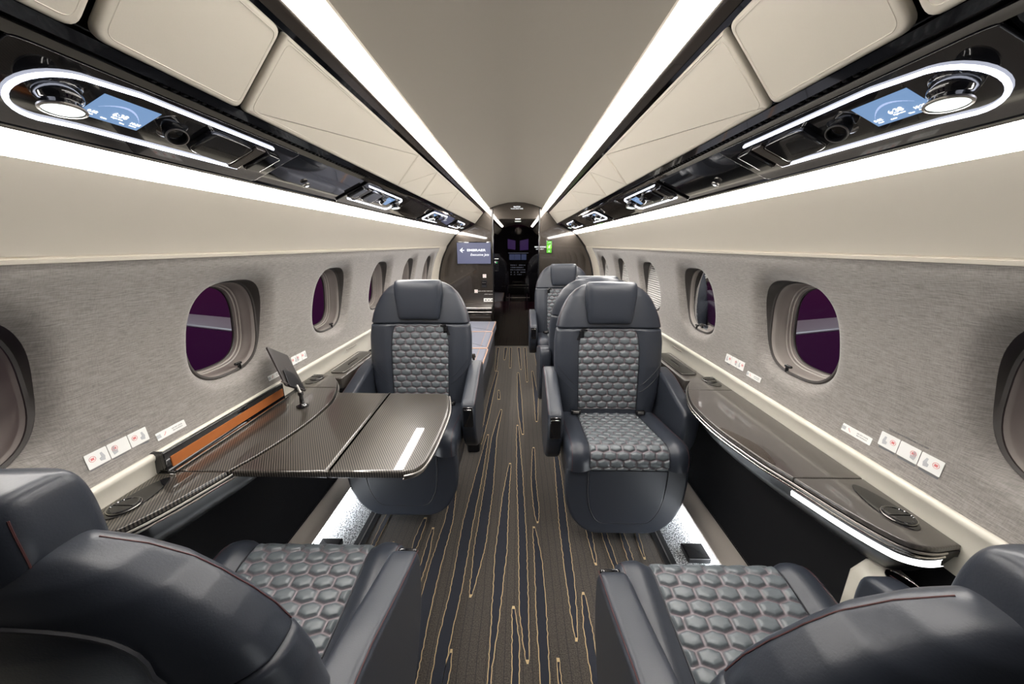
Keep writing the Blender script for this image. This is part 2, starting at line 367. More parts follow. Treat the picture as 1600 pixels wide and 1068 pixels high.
# windows
def window(s, i, yc, quilt_reflection=False):
    w = empty('window_%d' % i, (0, 0, 0), kind='structure')
    N = 64; ths = [2 * PI * k / N for k in range(N)]
    def ring(a, b, d, n=2.9): return [(s * (WX(WZ + min(HB, max(-HB, sup(t, a, b, n)[1]))) * .35 + .955 * .65 + .03 + d), yc + sup(t, a, b, n)[0], WZ + sup(t, a, b, n)[1]) for t in ths]
    def edge(): return [(s * (WX(WZ + sup(t, HA, HB)[1]) + .030), yc + sup(t, HA, HB)[0], WZ + sup(t, HA, HB)[1]) for t in ths]
    mb = MB(); mb.grid([edge(), ring(HA - .004, HB - .004, .012), ring(HA - .010, HB - .010, .014), ring(HA - .010, HB - .010, .018)], closed=True, mi=1)
    mb.grid([ring(HA - .010, HB - .010, .018), ring(HA - .012, HB - .012, .052), ring(HA - .015, HB - .014, .058), ring(HA - .016, HB - .015, .068), ring(HA - .020, HB - .019, .070),
             ring(HA - .021, HB - .020, .077), ring(HA - .025, HB - .024, .079), ring(HA - .026, HB - .025, .088)], closed=True, mi=0)
    mb.grid([ring(HA - .026, HB - .025, .088), ring(HA - .029, HB - .028, .090), ring(HA - .029, HB - .028, .096)], closed=True, mi=1)
    mb.build('window_frame', ['reveal', 'revealdark'], w, angle=25)
    mb = MB(); r = ring(HA - .011, HB - .011, .030); mb.add(r, [tuple(range(N))]); mb.build('pane', 'pane', w, smooth=False)
    mb = MB()
    zz = WZ - HB + .004; yy = yc + .045; x = WX(zz) + .028
    mb.box((s * x, yy, zz + .012), (.008, .012, .026), r=.003); mb.box((s * (x - .003), yy - .008, zz + .024), (.010, .030, .009), r=.003)
    mb.build('shade_latch', 'black', w)
    if quilt_reflection:
        mb = MB(); rows = []
        for k in range(41):
            z = WZ - HB + .014 + (2 * HB - .028) * k / 40
            q = abs((z - WZ) / (HB - .010)); ww = (HA - .014) * max(0, 1 - min(1, q) ** 2.9) ** (1 / 2.9)
            x = .955 + .045 + (.006 if k % 2 else 0)
            rows.append([(s * x, yc - ww, z), (s * x, yc + ww, z)])
        mb.grid(rows); mb.build('quilt_reflection', 'quilt_reflection', w, smooth=False)
k = 1
for s in (-1, 1):
    for j, yc in enumerate(WIN_Y): window(s, k, yc, quilt_reflection=(s == 1 and j >= 3)); k += 1

# other lining as structure trims
tn = [1]
def trim(pts, mat, y0=Y0, y1=Y1, s=1, n=12, angle=30):
    mb = MB(); mb.grid(ybands(pts, y0, y1, s, n)); o = mb.build('trim_%d' % tn[0], mat, angle=angle); tn[0] += 1
    return tag(o, kind='structure')
for s in (-1, 1):
    # cream upper side panel with the double groove above the fabric
    trim([(.737, 1.428), (.76, 1.402), (.79, 1.366), (.82, 1.329), (.848, 1.292), (.856, 1.279), (.861, 1.280), (.860, 1.275), (.853, 1.274), (.857, 1.266), (.866, 1.264)], 'beige', s=s, angle=50)
    # end frame of fabric, before the bulkhead
    mb = MB(); mb.grid([[(s * (WX(z) - .004), 4.16, z), (s * (WX(z) - .004), Y1, z)] for z in [ZB + (ZT - ZB) * i / 16 for i in range(17)]])
    mb.grid([[(s * (WX(z) - .004), 4.16, z), (s * (WX(z) + .003), 4.157, z)] for z in [ZB + (ZT - ZB) * i / 16 for i in range(17)]])
    tag(mb.build('trim_%d' % tn[0], 'beige'), kind='structure'); tn[0] += 1
    # cream ledge
    trim([(.972, .748), (.967, .751), (.960, .750), (.956, .744), (.957, .735), (.962, .728), (.968, .68), (.972, .60)], 'cream', s=s, angle=60)
    # dark lower side lining and carpeted kick
    trim([(.972, .66), (.968, .40), (.945, .17), (.925, .10)], 'void', s=s)
    trim([(.925, .108), (.930, .100), (.925, .092), (.880, .062), (.862, .056), (.858, .050), (.862, .048), (.878, .050), (.886, .02), (.886, 0)], 'taupe', s=s, angle=60)
    # dark rail between ceiling light and the overhead panels
    trim([(.312, 1.728), (.312, 1.716), (.323, 1.716), (.323, 1.735)], 'beige', s=s)
    trim([(.365, 1.697), (.366, 1.688), (.372, 1.685), (.388, 1.678), (.391, 1.684), (.402, 1.692)], 'bronze', s=s, angle=60)
    # backing behind overhead panels and service channel
    trim([(.398, 1.69), (.525, 1.556), (.530, 1.543)], 'black', s=s)
    trim([(.503, 1.548), (.512, 1.536), (.520, 1.539), (.523, 1.550), (.535, 1.545), (.540, 1.527), (.546, 1.530), (.552, 1.5255), (.676, 1.4668), (.679, 1.470), (.683, 1.461), (.689, 1.4595), (.694, 1.464)], 'black', s=s, angle=20)
    trim([(.688, 1.4600), (.692, 1.4580), (.699, 1.4605), (.702, 1.466)], 'bronze', s=s)
    # foot light along the kick panel
    mb = MB(); mb.slab([(.868, .047), (.880, .018), (.884, .018), (.880, .047)], Y0, 2.1, 0, lambda a, b, c: (s * a, c, b)); o = mb.build('foot_light', 'foot', smooth=False)
    tag(o, 'white foot light strip low on the %s side kick panel' % ('left' if s < 0 else 'right'), 'light')
    # light strips
    mb = MB(); mb.grid(ybands(y0=.20, pts=[(.322, 1.7205), (.344, 1.710), (.366, 1.692)], s=s)); mb.grid(ybands(y0=.20, pts=[(.366, 1.692), (.366, 1.71), (.322, 1.735), (.322, 1.7205)], s=s))
    tag(mb.build('ceiling_light_strip', 'strip'), 'long white light strip on the %s of the ceiling, above the beige overhead panels' % ('left' if s < 0 else 'right'), 'light strip')
    mb = MB(); mb.grid(ybands(y0=.34, pts=[(.698, 1.4590), (.718, 1.4430), (.738, 1.428)], s=s)); mb.grid(ybands(y0=.34, pts=[(.738, 1.428), (.745, 1.44), (.705, 1.472), (.698, 1.4590)], s=s))
    tag(mb.build('wall_light_strip', 'strip'), 'long white light strip above the %s wall, under the black service channel' % ('left' if s < 0 else 'right'), 'light strip')

# overhead beige panels
CUTS = [(-.44, .498), (.512, .752), (.766, 1.655), (1.66, 2.02), (2.025, 2.72), (2.725, 4.515)]
WHICH = ['nearest overhead', 'second overhead', 'long third overhead', 'short fourth overhead', 'fifth overhead', 'farthest overhead']
for s in (-1, 1):
    for (a, b), wh in zip(CUTS, WHICH):
        dx, dz = .505 - .402, 1.552 - 1.676; ln = math.hypot(dx, dz); nx, nz = dz / ln, -dx / ln   # inward normal (down, inboard)
        def fn(u, v, h): return (s * (.402 + dx * u / ln + (nx) * h), v, 1.676 + dz * u / ln + nz * h)
        mb = MB(); mb.slab([(0, a), (ln, a), (ln, b), (0, b)], -.004, .012, .006, fn, rc=.018 if b < 1 else .006)
        o = mb.build('overhead_panel', 'beige', angle=50)
        tag(o, 'beige leather %s panel on the %s side, counted from the camera' % (wh, 'left' if s < 0 else 'right'), 'panel', 'overhead panels')
        # stitched outline
        e = .010; P = round_poly([(e, a + e), (ln - e, a + e), (ln - e, b - e), (e, b - e)], .014)
        m2 = MB(); m2.tube([fn(u, v, 0.0120) for u, v in P], .0007, closed=True, n=5); m2.build('stitching', 'beige', o)

# ------------------------------------------------------------------ passenger service units in the black channel
CA, CB = (.552, 1.5255), (.690, 1.460)
def chan(s, y, u, off=0):
    # u measured on the line (.52,1.54)-(.70,1.455)
    x = .52 + .18 * u; z = 1.54 - .085 * u; ln = math.hypot(.18, .085)
    return Vector((s * (x - .085 / ln * off), y, z - .002 - .18 / ln * off))
def service_unit(s, y_led0, y_led1, closed_near, lab, big=True):
    root = empty('service_unit', (s * .61, (y_led0 + y_led1) / 2, 1.49), label=lab, cat='service unit', group='overhead service units')
    inv = Matrix.Translation(-Vector(root.location)); fn0 = lambda y, u, off=0: tuple(inv @ chan(s, y, u, off))
    nrm = Vector((-s * .085, 0, -.18)).normalized()
    # mirror so that 'y' grows away from the closed end
    yc, yo = (y_led0, y_led1) if closed_near else (y_led1, y_led0); d = 1 if closed_near else -1
    mb = MB(); mb.slab([(min(yc, yo) - .04, .1), (max(yc, yo) + .09, .1), (max(yc, yo) + .09, .86), (min(yc, yo) - .04, .86)], 0, .004, .002, lambda a, b, c: fn0(a, b, c), rc=.03)
    mb.build('housing', 'black', root)
    pts = [fn0(yo, .18, .006)]
    R = .245; mid = .43
    if closed_near and big:
        pts += [fn0(yc + d * (.15 - .012 * k), .165 - .0 * k, .006) for k in range(1, 4)]
        for k in range(17):
            a = PI / 2 * -1 + PI * k / 16
            pts.append(fn0(yc + d * (.055 - .055 * math.cos(a)), mid + .03 + (R + .015) * math.sin(a), .006))
        pts += [fn0(yc + d * .10, .70, .006), fn0(yo - d * .01, .675, .006)]
    else:
        c = .03
        pts += [fn0(yc + d * c, .20, .006), fn0(yc + d * .006, .24, .006), fn0(yc, .30, .006), fn0(yc, .62, .006), fn0(yc + d * .006, .68, .006), fn0(yc + d * c, .71, .006), fn0(yo, .69, .006)]
    mb = MB(); mb.tube(pts, .0029 if big else .0022, n=8); mb.build('light_loop', 'led', root)
    # reading lamp
    lp = Vector(fn0(yc + d * .037, .39, 0)); ax = Vector((-s * .15, -.10, -1)).normalized()
    mb = MB(); mb.disc_stack(lp, nrm, [(.026, 0), (.026, .005), (.022, .007), (.021, .009)]); mb.disc_stack(lp + nrm * .004, ax, [(.019, -.004), (.0225, .002), (.0235, .008), (.023, .013), (.0195, .017), (.019, .019), (.021, .023), (.0230, .026)], caps=True)
    lamp = mb.build('reading_light', 'black', root)
    mb = MB(); c2 = lp + nrm * .004 + ax * .0255; mb.disc_stack(c2, ax, [(.0231, 0), (.0231, .0022), (.0200, .0028)], caps=False); mb.build('lamp_ring', 'steel', lamp)
    mb = MB(); mb.disc_stack(c2, ax, [(.0198, .001), (.017, .0025), (.008, .004)]); mb.build('lamp_lens', 'lens', lamp)
    # screen
    ya, yb = yc + d * .080, yc + d * .165; u0, u1 = .28, .56
    mb = MB(); mb.slab([(ya, u0), (yb, u0), (yb, u1), (ya, u1)], .003, .0045, 0, lambda a, b, c: fn0(a, b, c)); scn = mb.build('screen', 'screen', root, smooth=False)
    mb = MB()
    for i in range(12):
        t0, t1 = i / 12, (i + 1) / 12
        f = lambda t: u0 + .06 + .10 * (t * 2 - .9) ** 2
        wd = .016 * math.sin(PI * min(1, max(0, (t0 + .04)))) + .003
        mb.add([fn0(ya + (yb - ya) * (.12 + .76 * t0), f(t0), .0048), fn0(ya + (yb - ya) * (.12 + .76 * t1), f(t1), .0048), fn0(ya + (yb - ya) * (.12 + .76 * t1), f(t1) + wd, .0048), fn0(ya + (yb - ya) * (.12 + .76 * t0), f(t0) + wd, .0048)], [(0, 1, 2, 3)])
    mb.build('screen_glow', 'screenglow', scn, smooth=False)
    if big:
        e1 = Vector((0, -d if False else (1 if s > 0 else -1), 0)); e1 = Vector((0, -s * 1.0, 0))
        base = chan(s, (ya + yb) / 2, .43, .0052); base = inv @ base
        du = (chan(s, 0, 1) - chan(s, 0, 0)).normalized()
        ex = Vector((0, 1, 0)) * (-1 if s > 0 else 1); ey = -du; ez = ex.cross(ey)
        mt = Matrix((ex, ey, ez)).transposed().to_4x4()
        def put(txt, size, a, b):
            p = base + ex * a + ey * b; text_obj('readout', txt, size, 'text', scn, Matrix.Translation(p) @ mt)
        put('6:38', .0125, .002, -.004); put('Flight time', .0040, .002, -.0115)
        put('0.82', .0075, -.031, -.012); put('Mach', .0038, -.031, -.018); put('10:25', .0075, .030, -.012); put('Arrival', .0038, .030, -.018); put('Cabin', .0038, -.012, -.019); put('Time', .0038, .014, -.019)
    # spot / air gasper
    sp = Vector(fn0(yc + d * .208, .42, 0)); ax2 = (nrm + Vector((-s * .3, -d * .35, 0))).normalized()
    mb = MB(); mb.disc_stack(sp, nrm, [(.024, 0), (.024, .004), (.019, .006)]); mb.disc_stack(sp, ax2, [(.013, 0), (.0165, .006), (.0175, .016), (.0165, .022), (.0135, .0225), (.012, .012), (.003, .010)])
    g = mb.build('air_vent', 'black', root)
    mb = MB(); mb.disc_stack(sp + ax2 * .0215, ax2, [(.0172, 0), (.0172, .0016), (.0152, .002)], caps=False); mb.build('vent_ring', 'steel', g)
    # moulded bays of the oxygen door
    y2, y3 = yc + d * .255, yc + d * .375
    mb = MB(); mb.slab([(min(y2, y3), .22), (max(y2, y3), .25), (max(y2, y3), .62), (min(y2, y3), .58)], .003, .014, .009, lambda a, b, c: fn0(a, b, c), rc=.05); mb.build('oxygen_door', 'black', root)
    mb = MB(); y4, y5 = yc + d * .380, yc + d * .412
    mb.slab([(min(y4, y5), .25), (max(y4, y5), .25), (max(y4, y5), .68), (min(y4, y5), .68)], .003, .009, .004, lambda a, b, c: fn0(a, b, c), rc=.01); mb.build('satin_band', 'bronze', root)
    mb = MB(); y4, y5 = yc + d * .416, yc + d * .47
    mb.slab([(min(y4, y5), .25), (max(y4, y5), .27), (max(y4, y5), .60), (min(y4, y5), .62)], .003, .013, .008, lambda a, b, c: fn0(a, b, c), rc=.012); mb.build('end_pod', 'black', root)
    return root
for s in (-1, 1):
    sd = 'left' if s < 0 else 'right'
    service_unit(s, .500, .92, True, 'nearest black overhead service unit on the %s, rounded light loop and blue screen' % sd)
    service_unit(s, 1.485, 1.92, False, 'second black overhead service unit on the %s, small square-ended light loop' % sd, False)
    service_unit(s, 2.60, 3.05, True, 'third black overhead service unit from the camera on the %s' % sd, False)
    service_unit(s, 3.60, 4.08, False, 'farthest black overhead service unit on the %s, next to the bulkhead' % sd, False)
    mb = MB()
    c = chan(s, 1.19, .64, .003); nrm = Vector((-s * .085, 0, -.18)).normalized(); mb.disc_stack(c, nrm, [(.011, 0), (.011, .004), (.008, .006)])
    o = mb.build('spot_light', 'steel'); tag(o, 'tiny round spotlight in the black channel on the %s between two service units' % sd, 'spotlight')
    mb = MB(); mb.disc_stack(c + nrm * .0052, nrm, [(.0065, 0), (.004, .002)]); mb.build('bulb', 'text', o)
    mb = MB()
    for i in range(46):
        y = .62 + i * .018; mb.box((s * .5295, y, 1.5425), (.006, .009, .006), r=.002)
    tag(mb.build('speaker_grille', 'blacksat'), 'row of small black dimples in the rail above the nearest %s service unit' % sd, 'grille')

# ------------------------------------------------------------------ seats
def bw(z):   # half width of backrest
    return interp([(.40, .235), (.55, .262), (.70, .276), (.82, .276), (.89, .268), (.94, .257), (.98, .242), (1.02, .222), (1.05, .202), (1.08, .170), (1.10, .135), (1.11, .10), (1.117, .04)], z)
def bt(z):   # half thickness
    return interp([(.40, .075), (.7, .072), (.9, .062), (1.0, .054), (1.05, .048), (1.08, .040), (1.10, .030), (1.11, .020), (1.117, .006)], z)
def byc(z):
    return interp([(.40, -.19), (.55, -.205), (.7, -.225), (.9, -.255), (1.0, -.266), (1.12, -.274)], z)
def recess(x, z):
    k = sstep(.185, .15, abs(x)) if False else 1 - sstep(.150, .180, abs(x))
    return .010 * k * (1 - sstep(.86, .90, z)) + .012 * sstep(.10, .22, abs(x)) * 0
def wrap(x, w): return .030 * (x / .27) ** 2 - .010
def yfront(x, z, n=3.2):
    w = bw(z); return wrap(x, w) + byc(z) + bt(z) * max(0, 1 - (abs(x) / w) ** n) ** (1 / n) - recess(x, z)
def back_sections(z0, z1, nz, n=3.2, N=72, top=False):
    rows = []
    for i in range(nz + 1):
        z = z0 + (z1 - z0) * i / nz; w, t, yc = bw(z), bt(z), byc(z)
        # rounded seam edges
        e = min(z - z0, z1 - z if not top else 9); k = .006 * max(0, 1 - e / .006) ** 2
        w -= k; t -= k; r = []
        for j in range(N):
            a = 2 * PI * j / N; c, q = math.cos(a), math.sin(a)
            x = w * math.copysign(abs(c) ** (2 / n), c); y = t * math.copysign(abs(q) ** (2 / n), q)
            if q > 0: y -= recess(x, z)
            y += wrap(x, w)
            r.append((x, yc + y, z))
        rows.append(r)
    return rows
QW, QR = .0540, .0330
def hexpad(a, b, A=.0042):
    # wide cells with upright sides and shallow chevrons above and below; returns the distance to the nearest seam
    m = 0; r0 = round(b / QR)
    for rr in (r0 - 1, r0, r0 + 1):
        off = (rr % 2) * QW / 2; c = round((a - off) / QW); da = abs(a - off - c * QW); rise = A * (1 - 4 * da / QW)
        db = b - rr * QR; dt = (QR / 2 + rise - db) * .95; dl = (db + QR / 2 + rise) * .95
        m = max(m, min(QW / 2 - da, dt, dl))
    return m
def quilt_mesh(name, fnP, fnN, A, B, na, nb, inside, H=.0085):
    key = name
    mb = MB(); rows = []; attr = []
    for i in range(nb + 1):
        b = B[0] + (B[1] - B[0]) * i / nb; row = []; hw = inside(b)
        for j in range(na + 1):
            a = -hw + 2 * hw * j / na
            m = hexpad(a, b); ed = min(1, (hw - abs(a)) / .006) * min(1, min(b - B[0], B[1] - b) / .005)
            h = (-.0015 + H * (.75 * sstep(.0018, .0060, m) + .25 * sstep(.003, .014, m))) * max(0, ed) - .002 * (1 - max(0, ed))
            p = Vector(fnP(a, b)); nn = Vector(fnN(a, b)); row.append(tuple(p + nn * (h + .0025)))
            attr.append(1 - sstep(.0020, .0042, m))
        rows.append(row)
    mb.grid(rows); mb.attr = attr
    return mb
def q_back():
    def P(x, z): return (x, yfront(x, z), z)
    def Nn(x, z): return Vector((0, 1, .12)).normalized()
    ins = lambda z: interp([(.47, .150), (.78, .155), (.84, .148), (.87, .138), (.882, .125)], z)
    return quilt_mesh('q', P, Nn, None, (.47, .882), 150, 190, ins)
CP = catmull([(-.150, .440), (-.05, .452), (.08, .466), (.18, .479), (.225, .482), (.252, .474), (.268, .455), (.274, .430), (.273, .392)], 10)
CL = [0]
for a, b in zip(CP, CP[1:]): CL.append(CL[-1] + math.hypot(b[0] - a[0], b[1] - a[1]))
def cpath(t):
    t = max(0, min(CL[-1], t))
    for i in range(len(CP) - 1):
        if t <= CL[i + 1] + 1e-9:
            k = (t - CL[i]) / (CL[i + 1] - CL[i]); a, b = CP[i], CP[i + 1]
            tx, tz = b[0] - a[0], b[1] - a[1]; L = math.hypot(tx, tz)
            return a[0] + tx * k, a[1] + tz * k, -tz / L, tx / L
def q_cush():
    def P(x, t): y, z, ny, nz = cpath(t); return (x, y, z)
    def Nn(x, t): y, z, ny, nz = cpath(t); return Vector((0, ny, nz))
    return quilt_mesh('qc', P, Nn, None, (0, CL[-1] - .002), 150, 210, lambda t: .152 + .014 * t / CL[-1])
def cushion():
    mb = MB(); rows = []; N = 60; hw = .258
    for i in range(N + 1):
        y, z, ny, nz = cpath(CL[-1] * i / N); row = []
        xs = [-hw * math.sin(PI / 2 * (1 - 2 * j / 48)) if False else -hw + 2 * hw * j / 48 for j in range(49)]
        for x in xs:
            ax = abs(x); rise = .016 * sstep(.155, .200, ax)
            if ax < .150: rise = -.004
            t = min(1, max(0, (ax - .205) / (hw - .205))); drop = .030 * (1 - math.sqrt(max(0, 1 - t * t)))
            h = rise - drop
            row.append((x, y + ny * h, z + nz * h))
        l = row[0]; r = row[-1]
        row = [(-hw + .004, min(l[1], .255), .385)] + [(-hw, l[1] - ny * .02, max(.385, l[2] - .025))] + row + [(hw, r[1] - ny * .02, max(.385, r[2] - .025))] + [(hw - .004, min(r[1], .255), .385)]
        rows.append(row)
    mb.grid(rows, closed=True, caps=True); return mb
def armrest(sx):
    prof = round_poly([(.150, .585), (.02, .618), (-.13, .665), (-.25, .680), (-.27, .60), (-.25, .34), (-.10, .26), (.06, .30), (.135, .42), (.155, .50)], [.03, .08, .08, .04, .05, .1, .15, .15, .1, .04], 6)
    mb = MB(); mb.slab(prof, .262, .332, .016, lambda a, b, c: (sx * c, a, b), seg=5); return mb
def hredge(sx, k, q=.965):
    v = abs(2 * k - 1); sc = (1 - v ** 5) ** .2; w = (.112 + .014 * sstep(0, .8, k)) * (.80 + .20 * sc)
    return (sx * w * q, -.222 - .012 * k - .046 * sc * (1 - q ** 4.5) ** (1 / 4.5) + .010 * q * q, .912 + .208 * k)
Q = {}
def make_seat(side, label, group):
    # side: +1 when the aisle lies at local +x
    t = empty('passenger_seat', label=label, cat='seat', group=group)
    mb = MB(); rows = []
    for z, w, ya, yb in [(.0, .13, -.16, .14), (.02, .14, -.17, .15), (.06, .16, -.20, .17), (.12, .20, -.225, .19), (.20, .232, -.24, .21), (.30, .243, -.25, .225), (.385, .243, -.25, .23)]:
        rows.append([(w * math.copysign(abs(math.cos(a)) ** .5, math.cos(a)), (ya + yb) / 2 + (yb - ya) / 2 * math.copysign(abs(math.sin(a)) ** .5, math.sin(a)), z) for a in [2 * PI * k / 48 for k in range(48)]])
    mb.grid(rows, closed=True, caps=True); mb.build('base', 'leather', t)
    # leg rest: tapered panel with rounded lower corners
    out = round_poly([(-.258, .402), (-.260, .30), (-.252, .20), (-.215, .115), (-.145, .055), (.145, .055), (.215, .115), (.252, .20), (.260, .30), (.258, .402)], [.02, .05, .06, .06, .05, .05, .06, .06, .05, .02])
    mb = MB(); mb.slab(out, .215, .268, .016, lambda a, b, c: (a, c - (.402 - b) * .02, b), seg=6); lr = mb.build('leg_rest', 'leather', t)
    inn = round_poly([(-.165, .390), (-.163, .28), (-.15, .19), (-.112, .120), (.112, .120), (.15, .19), (.163, .28), (.165, .390)], [.01, .04, .05, .035, .035, .05, .04, .01])
    mb = MB(); mb.slab(inn, .262, .2725, .004, lambda a, b, c: (a, c - (.402 - b) * .02, b)); mb.build('inset_panel', 'leather', lr)
    mb = MB(); mb.tube([(a, .2695 - (.402 - b) * .02, b) for a, b in inset(ccw(inn), -.002)], .0026, closed=True, n=6); mb.build('piping', 'piping', lr)
    if 'cush' not in Q:
        c = cushion().build('seat_cushion', 'leather', t, angle=60); Q['cush'] = c.data
        q = q_cush().build('quilted_insert', 'quilt', c, angle=180); Q['qc'] = q.data
    else:
        c = bpy.data.objects.new('seat_cushion', Q['cush']); COL.objects.link(c); c.parent = t
        q = bpy.data.objects.new('quilted_insert', Q['qc']); COL.objects.link(q); q.parent = c
    mb = MB()
    for sx in (-1, 1):
        P = []
        for i in range(40):
            y, z, ny, nz = cpath(CL[-1] * i / 39); h = .012 - .0025; P.append((sx * .2380, y + ny * h, z + nz * h))
        mb = MB(); mb.tube(P, .0010, n=5); mb.build('stitching', 'stitch', c)
    for sx in (-1, 1):
        P = []
        for i in range(40):
            tt = CL[-1] * i / 39; y, z, ny, nz = cpath(tt); P.append((sx * (.154 + .014 * i / 39), y + ny * .0015, z + nz * .0015))
        mb = MB(); mb.tube(P, .0022, n=6); mb.build('piping', 'piping', c)
    if 'bl' not in Q:
        mb = MB(); mb.grid(back_sections(.40, .8875, 60), closed=True, caps=True); b = mb.build('backrest', 'leather', t, angle=60); Q['bl'] = b.data
        mb = q_back(); q = mb.build('quilted_insert', 'quilt', b, angle=180); Q['qb'] = q.data
        mb = MB(); mb.grid(back_sections(.8905, 1.117, 60, top=True), closed=True, caps=True); u = mb.build('upper_backrest', 'leather', t, angle=60); Q['bu'] = u.data
    else:
        b = bpy.data.objects.new('backrest', Q['bl']); COL.objects.link(b); b.parent = t
        q = bpy.data.objects.new('quilted_insert', Q['qb']); COL.objects.link(q); q.parent = b
        u = bpy.data.objects.new('upper_backrest', Q['bu']); COL.objects.link(u); u.parent = t
    # piping round the quilted insert and diagonal side seams
    ins = lambda z: interp([(.47, .150), (.78, .155), (.84, .148), (.87, .138), (.882, .125)], z)
    for sx in (-1, 1):
        mb = MB(); mb.tube([(sx * (ins(z) + .0015), yfront(ins(z), z) + .0015, z) for z in [.47 + .412 * i / 30 for i in range(31)]], .0018, n=6); mb.build('piping', 'piping', b)
        for za, zb in ((.60, .70), (.565, .655)):
            P = []
            for i in range(16):
                k = i / 15; x = .158 + .100 * k; z = za + (zb - za) * k ** 1.3; P.append((sx * x, yfront(x, z) + .0003, z))
            mb = MB(); mb.tube(P, .0014, n=5); mb.build('side_seam', 'piping', b)
    # rear seams
    mb = MB()
    def yrear(x, z, n=3.2): w = bw(z); return wrap(x, w) + byc(z) - bt(z) * max(0, 1 - (abs(x) / w) ** n) ** (1 / n)
    P = []
    zz = [.45 + .50 * i / 40 for i in range(41)]
    Lp = [(-(bw(z) - .062), yrear(bw(z) - .062, z) - .0006, z) for z in zz]; zt = zz[-1]; wt = bw(zt) - .062
    cc = lambda t: math.copysign(abs(math.cos(t)) ** .8, math.cos(t)); ss = lambda t: .105 * math.sin(t) ** .8
    arc = [(-wt * cc(PI * k / 24), yrear(wt * cc(PI * k / 24), zt + ss(PI * k / 24)) - .0006, zt + ss(PI * k / 24)) for k in range(1, 24)]
    Rp = [(-x, y, z) for x, y, z in Lp][::-1]
    mb.tube(Lp + arc + Rp, .0028, n=6); mb.build('rear_seam', 'piping', u)
    mb = MB()
    for sx in (-1, 1):
        P = [(sx * (bw(z) * .985), byc(z) + bt(z) * .385 + wrap(bw(z), 0), z) for z in [.90 + .2 * i / 30 for i in range(31)]]
        mb = MB(); mb.tube(P, .0008, n=5); mb.build('stitching', 'stitch', u)
    # headrest
    if 'hr' not in Q:
        mb = MB(); rows = []
        for i in range(41):
            k = i / 40; z = .912 + .208 * k; v = abs(2 * k - 1); sc = max(0.02, (1 - v ** 5)) ** (1 / 5)
            w = (.112 + .014 * sstep(0, .8, k)) * (.80 + .20 * sc); tt = .046 * sc; yc = -.222 - .012 * k; r = []
            for j in range(56):
                a = 2 * PI * j / 56; c, q_ = math.cos(a), math.sin(a); x = w * math.copysign(abs(c) ** (2 / 4.5), c)
                y = tt * math.copysign(abs(q_) ** (2 / 4.5), q_); y += .010 * (x / w) ** 2 * (1 if q_ > 0 else 1); r.append((x, yc + y, z))
            rows.append(r)
        mb.grid(rows, closed=True, caps=True); h = mb.build('headrest', 'leather', t, angle=60); Q['hr'] = h.data
    else:
        h = bpy.data.objects.new('headrest', Q['hr']); COL.objects.link(h); h.parent = t
    mb = MB()
    for sx in (-1, 1):
        mb = MB(); mb.tube([hredge(sx, .12 + .78 * k / 20) for k in range(21)], .0010, n=5); mb.build('stitching', 'stitch', h)
    for sx in (-1, 1):
        key = 'arm%d' % sx
        a = armrest(sx).build('armrest', 'leather', t, angle=50)
        mb = MB()
        mb.tube([(sx * .3280, y, z) for y, z in [(.145, .580), (.02, .613), (-.12, .657), (-.24, .676)]], .0010, n=5)
        mb.build('stitching', 'stitch', a)
        if sx == side:
            mb = MB(); mb.slab(round_poly([(.274, .470), (.322, .470), (.322, .572), (.274, .572)], .008), .151, .160, .003, lambda a_, b_, c_: (sx * a_, c_, b_)); cpn = mb.build('control_panel', 'black', a)
            mb = MB(); mb.box((sx * .298, .1605, .558), (.036, .002, .006), r=.0008); mb.build('panel_bezel', 'chrome', cpn)
    # belts
    mb = MB(); sx = side
    mb.box((sx * .128, yfront(.12, .885) + .010, .884), (.030, .014, .014), r=.004); mb.box((sx * .140, yfront(.14, .86) + .006, .860), (.024, .008, .040), r=.003)
    g = mb.build('belt_guide', 'black', t)
    mb = MB(); mb.grid([[(sx * (.130 + .020 * k / 8), yfront(.14, .88 - .05 * k / 8) + .006, .88 - .05 * k / 8), (sx * (.146 + .020 * k / 8), yfront(.14, .88 - .05 * k / 8) + .006, .88 - .05 * k / 8)] for k in range(9)]); mb.build('webbing', 'blacksat', g)
    for sx in (-1, 1):
        mb = MB(); mb.box((sx * .165, -.108, .468), (.050, .016, .022), r=.004); bk = mb.build('buckle', 'blacksat', t)
        mb = MB(); mb.box((sx * .165, -.0995, .470), (.030, .004, .012), r=.0015); mb.build('latch_plate', 'steel', bk)
    return t
protoA = make_seat(1, '', 'passenger seats')    # aisle at local +x
protoB = make_seat(-1, '', 'passenger seats')
def place(proto, first, x, y, rz, label, low=None):
    o = proto if first else copy_tree(proto); o.location = (x, y, 0); o.rotation_euler = (0, 0, rz); o['label'] = label
    if low:   # backrest shell set lower than on the other seats, headrest pulled up out of it
        k, hy, hz = low
        for ch in o.children:
            n = ch.name.split('.')[0]
            if n in ('backrest', 'upper_backrest', 'belt_guide'): ch.scale = (1.07, 1, k); ch.location = (0, 0, .4 * (1 - k))
            if n == 'headrest': ch.location = (0, hy, hz)
# local +y is the way the seat faces; rz = pi turns it to the camera
place(protoA, True, .495, 1.57, PI, 'navy leather seat on the right facing the camera, whole quilted cushion in view')
place(protoB, True, -.500, 1.665, PI, 'navy leather seat facing the camera on the left, half hidden by the folding table')
place(protoA, False, -.540, .555, 0, 'near left navy seat seen from behind, facing forward in the bottom left corner', (.875, -.05, -.035))
place(protoB, False, .545, .505, 0, 'near right navy seat seen from behind, facing forward in the bottom right corner', (.875, -.055, -.06))
place(protoB, False, .500, 2.38, 0, 'navy seat facing the bulkhead, back to back with the right seat facing the camera')
place(protoA, False, .470, 3.31, PI, 'farthest navy seat on the right, facing the camera beside the exit sign')

